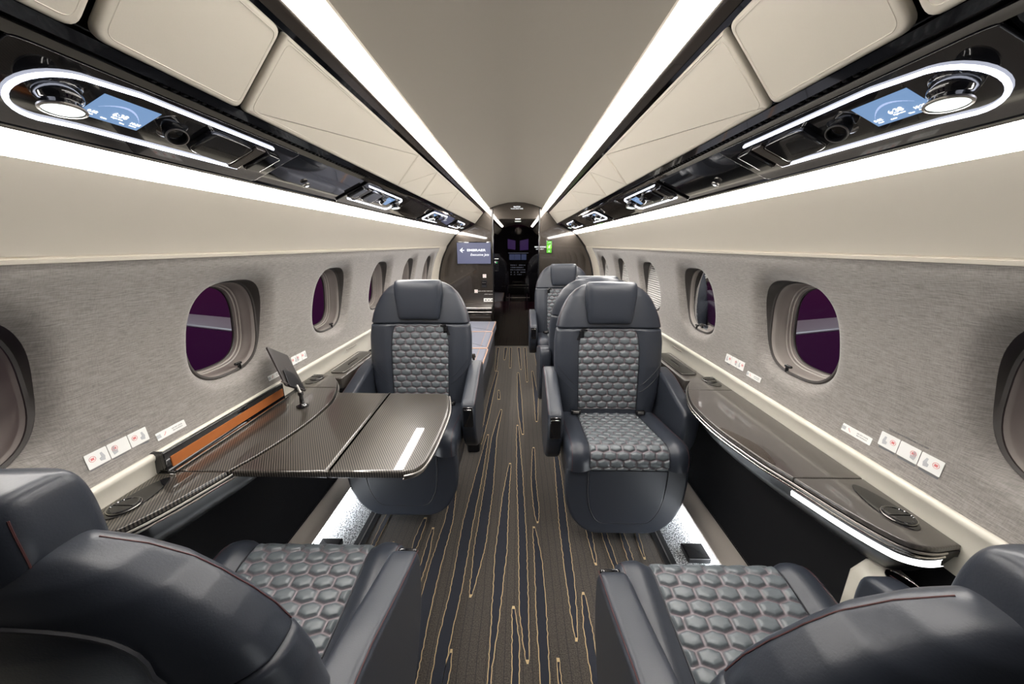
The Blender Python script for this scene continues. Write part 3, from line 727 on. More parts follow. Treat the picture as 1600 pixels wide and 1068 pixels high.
# ------------------------------------------------------------------ side consoles
INN = [(.958, .625), (.905, .618), (.868, .628), (.846, .655), (.817, .725), (.782, .844), (.756, .925), (.738, 1.01), (.724, 1.10), (.719, 1.19), (.724, 1.29), (.742, 1.37), (.772, 1.45), (.812, 1.533), (.855, 1.590), (.905, 1.615), (.958, 1.618)]
INNS = catmull(INN, 5)
OUTX = .965; CZ = .69
def cut(P, y0, y1):
    Q_ = []
    for a, b in zip(P, P[1:]):
        if y0 <= a[1] <= y1: Q_.append(a)
        for yy in (y0, y1):
            if (a[1] - yy) * (b[1] - yy) < 0:
                k = (yy - a[1]) / (b[1] - a[1]); Q_.append((a[0] + (b[0] - a[0]) * k, yy))
    if y0 <= P[-1][1] <= y1: Q_.append(P[-1])
    return Q_
def console(s, label):
    root = empty('side_console', label=label, cat='console')
    mat = 'carbon' if s < 0 else 'carbonfine'
    fn = lambda a, b, c: (s * a, b, c)
    for (y0, y1) in ((-1, .846), (.849, 1.452), (1.455, 9)):
        P = cut(INNS, y0, y1); P = [(min(OUTX, x), y) for x, y in P]
        ya, yb = P[0][1], P[-1][1]
        xo = OUTX - (.045 if y0 == .849 else 0) * (1 if s < 0 else 0)
        poly = P + ([(xo, yb)] if xo - P[-1][0] > .003 else []) + ([(xo, ya)] if xo - P[0][0] > .003 else [])
        mb = MB(); mb.slab(poly, CZ - .014, CZ, .003, fn, seg=3); mb.build('top_panel', mat, root)
    # bright double trim under the top edge
    for h, ex, m_ in ((CZ - .017, .003, 'steel'), (CZ - .0265, .0055, 'chrome')):
        mb = MB(); mb.tube([(s * (x - ex), y, h) for x, y in INNS[2:-3]], .0028, n=8); mb.build('edge_trim', m_, root)
    # bowed black body
    rows = []
    base = [(min(OUTX, x), y) for x, y in INNS]
    for z, k, sh in ((CZ - .014, 0, 1), (CZ - .030, 0.02, 1), (.655, .05, .99), (.62, .12, .965), (.585, .24, .92), (.555, .42, .86), (.545, .60, .80)):
        rows.append([(s * (x + (OUTX - x) * k), 1.12 + (y - 1.12) * sh, z) for x, y in base] + [(s * .967, 1.12 + (base[-1][1] - 1.12) * sh, z), (s * .967, 1.12 + (base[0][1] - 1.12) * sh, z)])
    mb = MB(); mb.grid(rows, closed=True, caps=True); mb.build('body', 'blacksat', root, angle=50)
    # cup holders: dark teardrop wells with lids
    for (cx, cy, rx, ry, ly) in ((.915, .742, .030, .078, .705), (.922, 1.545, .030, .055, 1.565)):
        el = [(cx + rx * math.cos(a) * (1 - .25 * math.sin(a)), cy + ry * math.sin(a)) for a in [2 * PI * k / 40 for k in range(40)]]
        mb = MB(); mb.slab(el, CZ + .0002, CZ + .0022, .001, fn, seg=2); c = mb.build('cup_holder', 'black', root)
        mb = MB(); mb.disc_stack((s * cx, ly, CZ + .0022), (0, 0, 1), [(.030, 0), (.030, .004), (.027, .006), (.0255, .006), (.024, .0045)], caps=True); mb.box((s * cx, ly, CZ + .0075), (.050, .003, .0018))
        mb.build('lid', 'black', c)
        mb = MB(); mb.tube([(s * (cx + .0302 * math.cos(a)), ly + .0302 * math.sin(a), CZ + .0045) for a in [2 * PI * k / 32 for k in range(32)]], .0012, closed=True, n=6); mb.build('ring', 'steel', c)
    if s > 0:
        mb = MB(); P = [p for p in INNS if p[1] < .845]
        P = cut(INNS, -1, .840)[2:]
        mb.grid([[(x - .006, y, CZ - .034) for x, y in P], [(x - .0085, y, CZ - .038) for x, y in P], [(x - .006, y, CZ - .050) for x, y in P], [(x + .002, y, CZ - .052) for x, y in P]]); mb.build('edge_light', 'edge', root)
        mb = MB(); P = cut(INNS, .90, 1.12); poly = P + [(x + .045 * math.sin(PI * i / (len(P) - 1)), y) for i, (x, y) in enumerate(P)][::-1][1:-1]
        mb.slab([(x + .004, y) for x, y in poly], CZ, CZ + .0012, .0003, fn, seg=1); mb.build('finger_pull', 'bronze', root)
    return root
console(-1, 'carbon fibre side console under the left windows, folding table swung out of it')
console(1, 'glossy brown side console under the right windows with a lit white lower edge')
# open stowage lid with orange lining on the left console
lid = empty('stowage_box', (-.945, 1.09, .69), label='open black stowage box lined in orange, along the left wall beside the carbon table', cat='storage')
mb = MB()
mb.box((.006, 0, .031), (.012, .51, .064), r=.003); mb.box((-.012, -.249, .031), (.030, .012, .064), r=.003)
mb.box((.018, 0, .0035), (.020, .51, .006), r=.002); mb.build('lid_frame', 'black', lid)
mb = MB(); mb.slab(round_poly([(-.240, .012), (.245, .012), (.245, .044), (-.240, .044)], .003), .0118, .0145, .001, lambda a, b, c: (c, a, b)); mb.build('orange_lining', 'orange', lid)
mb = MB(); mb.box((.030, 0, .0075), (.003, .50, .003)); mb.box((.010, -.262, .003), (.055, .003, .003)); mb.build('hinge_rail', 'chrome', lid)

# folding table
T = empty('folding_table', (-.5, 1.12, .69), label='carbon fibre folding table deployed on the left between two facing seats', cat='table')
edge = [(-(x) + .0095, y) for x, y in cut(INNS, .852, 1.402)]
def tab(poly, nm): 
    mb = MB(); mb.slab([(x + .5, y - 1.12) for x, y in poly], -.024, 0, .008, seg=5); return mb.build(nm, 'carbon', T, angle=50)
ys_, ye_ = edge[0][1], edge[-1][1]
tab(edge + [(-.5215, ye_ - .002), (-.5035, ys_)], 'inner_leaf')
right = round_poly([(-.5195, ye_ - .002), (-.5015, ys_), (-.275, ys_ + .003), (-.238, .90), (-.228, 1.05), (-.231, 1.24), (-.262, 1.396)], [.001, .001, .05, .06, .08, .08, .03], 6)
tab(right, 'outer_leaf')
mb = MB(); mb.tube([(-.5015 + .5, ys_ - 1.12, -.002), (-.5195 + .5, ye_ - 1.122, -.002)], .0018, n=6); mb.build('hinge_strip', 'steel', T)
mb = MB()
P = [(x + .5, y - 1.12) for x, y in [(-.285, .851), (-.250, .872), (-.2335, .92), (-.2255, 1.05), (-.2285, 1.24), (-.2585, 1.39)]]
P = catmull(P, 6); mb.tube([(x - .001, y, -.013) for x, y in P], .0042, n=8); mb.tube([(x - .004, y, -.0215) for x, y in P], .003, n=8); mb.build('edge_trim', 'steel', T)
mb = MB(); mb.box((-.16, 0, -.034), (.16, .26, .016), r=.005); mb.build('slide_arm', 'blacksat', T)

# tablet on its bracket
def quad_frame(a, b, c):  # origin a, width to b, height to c
    a, b, c = Vector(a), Vector(b), Vector(c); u = (b - a); v = (c - a); n = u.cross(v).normalized(); return a, u, v, n
a, u, v, n = quad_frame((-.828, 1.327, .727), (-.834, 1.223, .795), (-.94, 1.415, .851))
v = v - u.normalized() * v.dot(u.normalized())
tb = empty('tablet', tuple(a), label='dark tablet tilted on a bracket at the far end of the left console', cat='tablet')
mb = MB(); U, V = u.length, v.length; un, vn = u.normalized(), v.normalized(); n = un.cross(vn)
f = lambda p, q, h: tuple(un * p + vn * q + n * h)
mb.slab(round_poly([(0, 0), (U, 0), (U, V), (0, V)], .008), 0, .007, .002, f); mb.build('case', 'tabletcase', tb)
hside = .0074 
cam = Vector((.03, 0, 1.3)); front = n.dot(cam - (a + u * .5 + v * .5)) > 0
hb = .0074 if front else -.0004; hf = -.0006 if front else .0076
mb = MB(); mb.slab(round_poly([(.004, .004), (U - .004, .004), (U - .004, V - .004), (.004, V - .004)], .005), hf, hf + (-.0004 if front else .0004), 0, f); mb.build('display', 'black', tb)
mb = MB(); c_ = (U * .5, V * .5)
mb.slab([(c_[0] + .0055 * math.cos(t) * (1 + .12 * math.cos(2 * t)), c_[1] + .0065 * math.sin(t) * (1 - .1 * math.sin(t))) for t in [2 * PI * k / 24 for k in range(24)]], hb, hb + .0003 * (1 if front else -1), 0, f)
mb.slab([(c_[0] + .001 + .0015 * math.cos(t), c_[1] + .009 + .0028 * math.sin(t)) for t in [2 * PI * k / 12 for k in range(12)]], hb, hb + .0003 * (1 if front else -1), 0, f); mb.build('fruit_mark', 'chrome', tb)
hd = empty('tablet_bracket', (-.815, 1.27, .69), label='black articulated bracket holding the tablet over the left console', cat='bracket')
mb = MB(); mb.disc_stack((.005, -.01, 0), (0, 0, 1), [(.022, .0005), (.022, .006), (.012, .010), (.008, .014), (.007, .045), (.010, .050), (.010, .060)]); mb.build('post', 'black', hd)
mb = MB(); sg = 1 if front else -1; o0 = a - Vector(hd.location) + n * (.011 if front else -.004)
g = lambda p, q, h: tuple(o0 + un * p + vn * q + n * h)
mb.slab(round_poly([(U * .12, -.006), (U * .92, -.006), (U * .80, V * .42), (U * .30, V * .42)], .006), -.001, .003, .001, g); mb.build('cradle', 'blacksat', hd)
mb = MB(); mb.tube([(.005, -.01, .056), tuple(o0 + un * U * .5 + vn * V * .05)], .005); mb.tube([g(U * .2, -.004, 0), g(U * 1.15, .012, .004)], .003); mb.build('arm', 'steel', hd)

# black trays beyond the consoles, side shelves by the near seats
for s, sd in ((-1, 'left'), (1, 'right')):
    t = empty('side_tray', (s * .87, 1.86, .655), label='low black tray along the %s wall, beyond the console end beside the seat' % sd, cat='tray')
    mb = MB(); mb.slab(round_poly([(s * .095 + (-.125 if s > 0 else 0), -.225), (s * .095 + (0 if s > 0 else .125), -.225), (s * .095 + (0 if s > 0 else .125), .24), (s * .095 + (-.125 if s > 0 else 0), .24)], .02), -.05, .008, .006); mb.build('body', 'carbonfine' if s > 0 else 'carbon', t)
    mb = MB(); mb.slab(round_poly([(s * .03 - .038, -.15), (s * .03 + .038, -.15), (s * .03 + .038, .20), (s * .03 - .038, .20)], .015), .0082, .012, .001); mb.build('well', 'black', t)
    mb = MB(); mb.tube([(x, y, .0125) for x, y in round_poly([(s * .03 - .038, -.15), (s * .03 + .038, -.15), (s * .03 + .038, .20), (s * .03 - .038, .20)], .015)], .0015, closed=True, n=6); mb.build('rim', 'steel', t)
    t = empty('side_shelf', (s * .87, .28, .0), label='taupe side shelf with a black oval tray beside the near %s seat' % sd, cat='shelf')
    mb = MB(); mb.slab([(.012, .10), (.095, .10), (.095, .535), (.045, .535), (.012, .50)], -.42, .465, .012, lambda a_, b_, c_: (s * a_, c_, b_)); mb.build('body', 'cream', t, angle=50)
    mb = MB(); mb.slab([(s * .058 + .028 * math.cos(q), .360 + .060 * math.sin(q)) for q in [2 * PI * k / 40 for k in range(40)]],   .5352, .541, .002); w_ = mb.build('tray_well', 'black', t)
    mb = MB(); mb.tube([(s * .058 + .028 * math.cos(q), .360 + .060 * math.sin(q), .541) for q in [2 * PI * k / 40 for k in range(40)]], .002, closed=True, n=6); mb.build('rim', 'chrome', w_)
    # little black floor box near the foot light
    t = MB(); t.box((s * .80, 1.255, .016), (.095, .085, .028), r=.006); tag(t.build('floor_box', 'blacksat'), 'small black box on the speckled floor runner under the %s console' % sd, 'box')
    t = empty('air_slot', (s * .958, 2.02, .712), label='thin slot grille in the cream ledge on the %s, above the black tray' % sd, cat='grille')
    mb = MB(); mb.box((s * .006 - s * .001, 0, 0), (.006, .12, .005), r=.001); mb.build('slot', 'taupe', t)

# ------------------------------------------------------------------ divan on the left
dv = empty('divan', (0, 0, 0), label='blue grey leather divan with tan piping along the left wall behind the left seat', cat='sofa')
mb = MB(); mb.slab(round_poly([(-.95, 2.40), (-.262, 2.40), (-.245, 4.05), (-.95, 4.05)], .03), .0, .325, .015); mb.build('base', 'leather', dv)
ed = [(2.365, 2.965), (2.975, 3.575), (3.585, 4.095)]
for a_, b_ in ed:
    mb = MB(); P = round_poly([(-.90, a_), (-.235, a_), (-.225, b_), (-.90, b_)], .025)
    mb.slab(P, .325, .435, .028, seg=6); c = mb.build('seat_cushion', 'sofa', dv, angle=60)
    mb = MB(); mb.tube([(x, y, .427) for x, y in inset(ccw(P), .006)], .0045, closed=True, n=6); mb.tube([(-.30, a_ + .03, .4352), (-.30, b_ - .03, .4352)], .002, n=5); mb.build('piping', 'sofapipe', c)
    mb = MB(); mb.slab(round_poly([(a_ + .005, .43), (b_ - .005, .43), (b_ - .005, .74), (a_ + .005, .74)], .04), -.94, -.82, .03, lambda p, q, h: (h + .12 * (.43 - q) * .6, p, q), seg=5); mb.build('back_cushion', 'sofa', dv, angle=60)
# seat hardware between the left seat and divan
t = empty('belt_post', (-.245, 2.14, 0), label='dark bronze belt post between the left seat and the divan', cat='post')
mb = MB(); mb.slab(round_poly([(-.05, -.11), (.03, -.11), (.03, .12), (-.05, .12)], .02), 0, .52, .01); mb.build('body', 'blacksat', t)
mb = MB(); mb.disc_stack((-.005, .0, .52), (0, 0, 1), [(.020, 0), (.024, .02), (.022, .05), (.012, .065), (.008, .066), (.008, .09), (.014, .095), (.010, .115)]); mb.build('knob', 'bronze', t)

# ------------------------------------------------------------------ bulkhead
PR = [(.277, 1.739), (.312, 1.722), (.345, 1.71), (.366, 1.692), (.40, 1.676), (.505, 1.552), (.552, 1.5255), (.69, 1.460), (.74, 1.426), (.79, 1.366), (.848, 1.292), (.862, 1.265), (.90, 1.19), (.93, 1.12), (.955, 1.03), (.972, .95), (.981, .88), (.981, .82), (.968, .745), (.965, .4), (.9, 0), (.277, 0)]
for s, nm in ((-1, 'wall_front_left'), (1, 'wall_front_right')):
    mb = MB(); mb.slab([(s * x, z) for x, z in PR], Y1, Y1 + .04, 0, lambda a, b, c: (a, c, b)); tag(mb.build(nm, 'lacquer', smooth=False), kind='structure')
    mb = MB(); mb.box((s * .283, Y1 - .006, .865), (.014, .014, 1.73), r=.005); tag(mb.build('trim_%d' % tn[0], 'black'), kind='structure'); tn[0] += 1
    mb = MB(); mb.box((s * .2925, Y1 - .005, .90), (.004, .010, 1.60), r=.0015); tag(mb.build('trim_%d' % tn[0], 'bronze'), kind='structure'); tn[0] += 1
    # dark arch edge against the lining
    mb = MB(); mb.tube([(s * x * .985, Y1 - .006, z * .996) for x, z in PR[4:-2]], .006, n=6); tag(mb.build('trim_%d' % tn[0], 'black'), kind='structure'); tn[0] += 1
# header arch above the smoked door
mb = MB(); mb.slab([(-.277, 1.60), (.277, 1.60), (.277, 1.739), (.2, 1.762), (.1, 1.784), (0, 1.79), (-.1, 1.784), (-.2, 1.762), (-.277, 1.739)], Y1, Y1 + .04, 0, lambda a, b, c: (a, c, b)); tag(mb.build('wall_front', 'lacquer', smooth=False), kind='structure')
dr = empty('door_1', (0, Y1 + .03, 0), kind='structure')
mb = MB(); mb.box((0, 0, .80), (.552, .008, 1.60)); mb.build('glass_panel', 'smoke', dr, smooth=False)
# galley passage and flight deck beyond
mb = MB()
mb.grid([[(-.40, Y1 + .04, 1.66), (-.40, 7.2, 1.66)], [(-.40, Y1 + .04, 0), (-.40, 7.2, 0)]]); tag(mb.build('wall_passage_left', 'lacquer', smooth=False), kind='structure')
mb = MB(); mb.grid([[(.44, Y1 + .04, 1.66), (.44, 7.2, 1.66)], [(.44, Y1 + .04, 0), (.44, 7.2, 0)]]); tag(mb.build('wall_passage_right', 'lacquer', smooth=False), kind='structure')
mb = MB(); mb.grid([[(-.6, Y1 + .04, 1.66), (.6, Y1 + .04, 1.66)], [(-.6, 8.4, 1.66), (.6, 8.4, 1.66)]]); tag(mb.build('ceiling_passage', 'lacquer', smooth=False), kind='structure')
mb = MB(); mb.grid([[(-.6, Y1, 0), (.6, Y1, 0)], [(-.6, 8.4, 0), (.6, 8.4, 0)]]); tag(mb.build('floor_passage', 'carpet', smooth=False), kind='structure')
mb = MB(); mb.grid([[(-.6, 8.4, 0), (.6, 8.4, 0)], [(-.6, 8.4, 1.7), (.6, 8.4, 1.7)]]); tag(mb.build('wall_flight_deck', 'void', smooth=False), kind='structure')
mb = MB(); mb.disc_stack((.02, 6.0, 1.658), (0, 0, -1), [(.05, 0), (.05, .004), (.03, .006)]); tag(mb.build('ceiling_spot', 'lens'), 'small round ceiling lamp in the dark passage behind the smoked door', 'lamp')
for i, (xa, xb) in enumerate(((-.185, -.03), (.06, .23))):
    mb = MB(); mb.slab([(xa, 1.22 if i == 0 else 1.19), (xb, 1.20), (xb, 1.375 if i == 0 else 1.41), (xa, 1.41 if i == 0 else 1.375)], 7.395, 7.40, 0, lambda a, b, c: (a, c, b))
    o = mb.build('window_%d' % (13 + i), 'purple', smooth=False); tag(o, kind='structure')
ip = empty('instrument_panel', (.03, 7.36, .69), label='flight deck instrument panel with faint blue displays seen through the smoked door', cat='instrument panel')
mb = MB(); mb.box((0, 0, .35), (.44, .04, .21), r=.01); mb.box((-.01, -.02, .12), (.34, .10, .26), r=.01); mb.build('housing', 'void', ip)
for xa, w_ in ((-.15, .10), (-.035, .12), (.09, .10)):
    mb = MB(); mb.box((xa + .02, -.022, .37), (w_, .004, .11)); mb.build('display', 'glow', ip, smooth=False)
mb = MB()
for i in range(9):
    for j in range(5):
        if random.random() < .75: mb.box((-.145 + i * .034, -.072, .03 + j * .046), (.020 * random.uniform(.5, 1.2), .004, .014))
mb.box((0, -.022, .448), (.40, .004, .008)); mb.build('switches', 'glow2', ip, smooth=False)
st = empty('jump_seat', (.03, 7.22, 0), label='small folding seat frame on the floor of the flight deck entrance', cat='seat')
mb = MB(); mb.box((0, 0, .42), (.44, .10, .14), r=.02); mb.box((0, .02, .56), (.24, .06, .07), r=.02); mb.build('cushion', 'blacksat', st)
mb = MB(); mb.tube([(-.20, -.06, .52), (.20, -.06, .52), (.235, -.06, .27), (-.235, -.06, .27)], .006, closed=True); mb.build('frame', 'steel', st)
for x in (-.18, .18):
    mb = MB(); mb.tube([(x, 0, 0), (x, 0, .36)], .012); mb.build('leg', 'steel', st)

# television
tv = empty('television', (-.518, Y1 - .012, 1.198), label='small wall television with white lettering on a slate blue screen, on the bulkhead', cat='television')
mb = MB(); mb.box((0, 0, 0), (.436, .020, .272), r=.004); mb.build('bezel', 'black', tv)
mb = MB(); mb.box((0, -.0112, 0), (.412, .002, .250)); sc_ = mb.build('screen', 'tv', tv, smooth=False)
rotm = Matrix.Rotation(PI / 2, 4, 'X')
text_obj('lettering', 'EMBRAER', .052, 'text', sc_, Matrix.Translation((.03, -.0135, .035)) @ rotm @ Matrix.Diagonal((1.05, .72, 1, 1)), bold=True)
text_obj('lettering', 'Executive Jets', .041, 'text', sc_, Matrix.Translation((.070, -.0135, -.018)) @ rotm, shear=.25)
mb = MB()
for z0 in (.0,):
    mb.add([(-.176, -.0135, .035), (-.135, -.0135, .067), (-.145, -.0135, .040)], [(0, 1, 2)]); mb.add([(-.176, -.0135, .033), (-.145, -.0135, .028), (-.135, -.0135, .003)], [(0, 1, 2)]); mb.add([(-.16, -.0135, .036), (-.118, -.0135, .040), (-.118, -.0135, .030), (-.16, -.0135, .032)], [(0, 1, 2, 3)])
mb.build('arrow_logo', 'text', sc_, smooth=False)

# labels on the bulkhead
def wplate(name, x, z, w, h, mat, label, cat='sign', marks=(), y=Y1):
    o = MB(); o.box((x, y - .002, z), (w, .003, h)); ob = o.build(name, mat, smooth=False); tag(ob, label, cat)
    if marks:
        m2 = MB()
        for mx_, mz_, mw, mh in marks: m2.box((x + mx_, y - .0042, z + mz_), (mw, .001, mh))
        m2.build('print', 'ink' if mat != 'black' else 'greenled', ob, smooth=False)
    return ob
p_ = wplate('sticker', -.394, .920, .042, .042, 'white', 'small square white sticker above the black switch plate under the television')
mm = MB(); mm.tube([(-.394 + .013 * math.cos(a), Y1 - .0045, .920 + .013 * math.sin(a)) for a in [2 * PI * k / 16 for k in range(16)]], .002, closed=True, n=5); mm.build('print', 'redink', p_)
mb = MB(); mb.box((-.400, Y1 - .006, .823), (.066, .012, .092), r=.004); o = mb.build('switch_plate', 'black'); tag(o, 'black rectangular switch plate on the bulkhead under the television', 'switch')
mb = MB()
for i in range(3): mb.box((-.416 + i * .016, Y1 - .0125, .838), (.008, .001, .006))
mb.build('buttons', 'steel', o)
p_ = wplate('sticker', -.505, .728, .040, .040, 'white', 'square white pictogram sticker left of a line of white text on the bulkhead')
mm = MB(); mm.tube([(-.505 + .012 * math.cos(a), Y1 - .0045, .728 + .012 * math.sin(a)) for a in [2 * PI * k / 16 for k in range(16)]], .002, closed=True, n=5); mm.build('print', 'redink', p_)
o = text_obj('notice_lettering', 'FASTEN SEAT BELT WHILE SEATED', .013, 'white', None, Matrix.Translation((-.385, Y1 - .002, .730)) @ rotm); tag(o, 'line of tiny white lettering on the bulkhead below the switch plate', 'sign')
o = text_obj('notice_lettering', 'LIFE VEST UNDER SEAT', .011, 'white', None, Matrix.Translation((-.345, Y1 - .002, .690)) @ rotm); tag(o, 'second short line of white lettering on the bulkhead, above the three white cards', 'sign')
wplate('safety_card', -.345, .617, .130, .044, 'white', 'strip of three tiny white cards on the bulkhead just above the bright shelf', marks=[(-.04, 0, .022, .016), (0, 0, .022, .014), (.04, 0, .022, .016), (-.0215, 0, .002, .044), (.0215, 0, .002, .044)])
# shelf cabinet under the television
cb = empty('cabinet', (-.50, Y1, 0), label='low bronze lacquer cabinet with a bright shelf edge under the television', cat='cabinet')
mb = MB(); mb.box((-.02, -.14, .255), (.44, .27, .46), r=.006); mb.build('body', 'lacquer', cb)
mb = MB(); mb.box((-.01, -.15, .555), (.45, .29, .03), r=.01); mb.box((-.01, -.155, .510), (.45, .30, .022), r=.008); mb.build('shelf', 'steel', cb)
# exit sign
ex = empty('exit_sign', (.407, Y1, 1.273), label='small upright glowing green exit sign on the right of the bulkhead', cat='exit sign')
mb = MB(); mb.box((0, -.004, 0), (.074, .008, .156), r=.003); mb.build('case', 'black', ex)
for zc, m_ in ((.048, 'greend'), (0, 'green'), (-.048, 'greend')):
    mb = MB(); mb.box((0, -.0095, zc), (.060, .002, .044)); pnl = mb.build('lit_panel', m_, ex, smooth=False)
mb = MB(); y_ = -.0112
mb.disc_stack((.006, y_, .014), (0, -1, 0), [(.0045, 0), (.0045, .0006)], n=12)
for p0, p1 in (((.004, .008), (-.002, -.004)), ((-.002, -.004), (.008, -.010)), ((.008, -.010), (.006, -.018)), ((-.002, -.004), (-.008, -.012)), ((-.008, -.012), (-.014, -.013)), ((.004, .007), (.013, .001)), ((.004, .007), (-.006, .003)), ((-.006, .003), (-.009, -.003))):
    mb.tube([(p0[0], y_, p0[1]), (p1[0], y_, p1[1])], .0019, n=6)
mb.tube([(.018, y_, .048), (.018, y_, .060), (-.016, y_, .048)], .0015, n=5); mb.tube([(0, y_, -.036), (0, y_, -.058)], .0016, n=5); mb.tube([(-.008, y_, -.050), (0, y_, -.059), (.008, y_, -.050)], .0016, n=5)
mb.build('running_figure', 'text', ex)
# reflection of lettering by the sign, put in as glowing text
o = text_obj('reflected_lettering', 'NO SMOKING', .022, 'text', None, Matrix.Translation((.30, Y1 - .002, 1.272)) @ rotm, bold=True); tag(o, 'small white lettering mirrored in the bulkhead left of the green exit sign', 'sign')
o = text_obj('reflected_lettering', 'FASTEN BELT', .016, 'text', None, Matrix.Translation((.295, Y1 - .002, 1.246)) @ rotm); tag(o, 'lower line of mirrored white lettering left of the green exit sign', 'sign')
o = text_obj('header_lettering', 'WATCH', .022, 'text', None, Matrix.Translation((.01, Y1 - .002, 1.735)) @ rotm, bold=True); tag(o, 'upper short white line of lettering at the top of the door arch', 'sign')
o = text_obj('header_lettering', 'YOUR HEAD HERE', .018, 'text', None, Matrix.Translation((.01, Y1 - .002, 1.715)) @ rotm); tag(o, 'lower white line of lettering at the top of the door arch', 'sign')
yo = -(Y1 + .03)
mb = MB(); mb.box((-.242, Y1 + .018 + yo, 1.04), (.052, .012, .125), r=.004); o = mb.build('latch_plate', 'black', dr)
mb = MB(); mb.disc_stack((-.240, Y1 + .012 + yo, 1.082), (0, -1, 0), [(.008, 0), (.008, .001)], n=12); mb.build('indicator', 'greenled', o)
mb = MB(); mb.box((-.242, Y1 + .018 + yo, 1.130), (.050, .004, .008)); mb.build('latch_label', 'white', dr, smooth=False)

# ------------------------------------------------------------------ placards on the side walls
def wallpt(s, y, z, off=.0): return (s * (WX(z) - off), y, z)
def placard(s, y, z, w, h, name, label, cat, group=None, items='cards'):
    root = empty(name, wallpt(s, y, z), label=label, cat=cat, group=group); L = Vector(root.location)
    dX = (WX(z + .02) - WX(z - .02)) / .04
    def f(a, b, c): return (s * (dX * b - c), a, b)     # a along y, b up, c inward
    def piece(a0, a1, b0, b1, off, th, mat, nm, r=.002):
        mb = MB(); mb.slab(round_poly([(a0, b0), (a1, b0), (a1, b1), (a0, b1)], r), off, off + th, 0, f); return mb.build(nm, mat, root, smooth=False)
    if items == 'cards':
        n = 3; g = .002; cw = (w - 2 * g) / n
        for i in range(n):
            a0 = -w / 2 + i * (cw + g); c = piece(a0, a0 + cw, -h / 2, h / 2, .001, .001, 'white', 'card')
            mb = MB(); cx = a0 + cw / 2
            mb.tube([f(cx - .010 + .0065 * math.cos(q), .003 + .0065 * math.sin(q), .0022) for q in [2 * PI * k / 18 for k in range(18)]], .0005, closed=True, n=4)
            mb.slab([(cx - .0135, 0), (cx - .0065, 0), (cx - .0065, .006), (cx - .0135, .006)], .002, .0024, 0, f); mb.build('red_print', 'redink', c, smooth=False)
            mb = MB(); P = [(cx + .004, -.010), (cx + .013, -.012), (cx + .015, -.002), (cx + .011, .010), (cx + .007, .009), (cx + .008, -.001), (cx + .003, -.003)]
            mb.slab(P if i != 1 else [(2 * cx - a_ - .002, b_) for a_, b_ in P], .002, .0024, 0, f); mb.build('seat_drawing', 'paleink', c, smooth=False)
            mb = MB(); mb.slab([(a0 + .002, -h / 2 - .007), (a0 + cw - .004, -h / 2 - .007), (a0 + cw - .004, -h / 2 - .002), (a0 + .002, -h / 2 - .002)], .0008, .0012, 0, f)
            mb.slab([(a0 + .002, -h / 2 - .012), (a0 + cw * .55, -h / 2 - .012), (a0 + cw * .55, -h / 2 - .009), (a0 + .002, -h / 2 - .009)], .0008, .0012, 0, f); mb.build('caption', 'ink', root, smooth=False)
        ex_, ey_ = Vector(f(-s * -1 * 1, 0, 0)), None
        e1 = Vector((0, 1, 0)) * (1 if s < 0 else -1); e2 = Vector(f(0, 1, 0)).normalized(); e3 = e1.cross(e2)
        mt = Matrix((e1, e2, e3)).transposed().to_4x4(); p = Vector(f(0.012, h / 2 + .012, .0012))
        text_obj('heading', 'INSTRUCTIONS FOR SEAT BELT AND VEST', .0048, 'ink', root, Matrix.Translation(p) @ mt, extrude=.0001, bold=True)
    else:
        piece(-w / 2, w / 2, -h / 2, h / 2, .001, .001, 'white', 'card')
        e1 = Vector((0, 1, 0)) * (1 if s < 0 else -1); e2 = Vector(f(0, 1, 0)).normalized(); e3 = e1.cross(e2)
        mt = Matrix((e1, e2, e3)).transposed().to_4x4(); sg = 1 if s < 0 else -1
        text_obj('print', 'LIFE VEST UNDER', .0042, 'ink', root, Matrix.Translation(Vector(f(sg * .018, .003, .0024))) @ mt, extrude=.0001)
        text_obj('print', 'SEAT IN POUCH', .0042, 'ink', root, Matrix.Translation(Vector(f(sg * .018, -.003, .0024))) @ mt, extrude=.0001)
        k = -sg; mb = MB(); mb.slab([(k * .038 - .006, -.005), (k * .038 + .006, -.005), (k * .038 + .006, .005), (k * .038 - .006, .005)], .002, .0024, 0, f); mb.build('picture', 'paleink', root, smooth=False)
        mb = MB(); mb.tube([f(k * .020 - .004, -.004, .0024), f(k * .020 + .001, .000, .0024), f(k * .020 + .004, .005, .0024)], .0008, n=4); mb.build('red_print', 'redink', root)
placard(-1, .781, .806, .142, .037, 'safety_placard', 'row of three white safety cards low on the left wall nearest the camera', 'placard', 'wall placards')
placard(-1, .912, .781, .088, .021, 'vest_placard', 'narrow white notice on the left wall beside the orange lined box', 'placard', 'wall placards', 'strip')
placard(-1, 1.545, .798, .110, .036, 'safety_placard', 'three white safety cards on the left wall behind the tablet', 'placard', 'wall placards')
placard(-1, 1.370, .778, .088, .020, 'vest_placard', 'narrow white notice on the left wall, partly behind the tablet', 'placard', 'wall placards', 'strip')
placard(1, .778, .814, .142, .037, 'safety_placard', 'row of three white safety cards low on the right wall nearest the camera', 'placard', 'wall placards')
placard(1, .908, .790, .088, .021, 'vest_placard', 'narrow white notice on the right wall left of the near safety cards', 'placard', 'wall placards', 'strip')
placard(1, 1.495, .805, .135, .037, 'safety_placard', 'three white safety cards on the right wall between the second and third windows', 'placard', 'wall placards')
placard(1, 1.357, .789, .085, .020, 'vest_placard', 'narrow white notice on the right wall below the second window', 'placard', 'wall placards', 'strip')

# added unseen dark wall behind the camera, keeps light off near seat backs
mb = MB(); P = [(x, z) for x, z in PR[:-1]]; mb.slab([(x, z) for x, z in P] + [(-x, z) for x, z in P][::-1], Y0 - .04, Y0, 0, lambda a, b, c: (a, c, b)); tag(mb.build('unseen_back_wall', 'void', smooth=False), kind='structure')

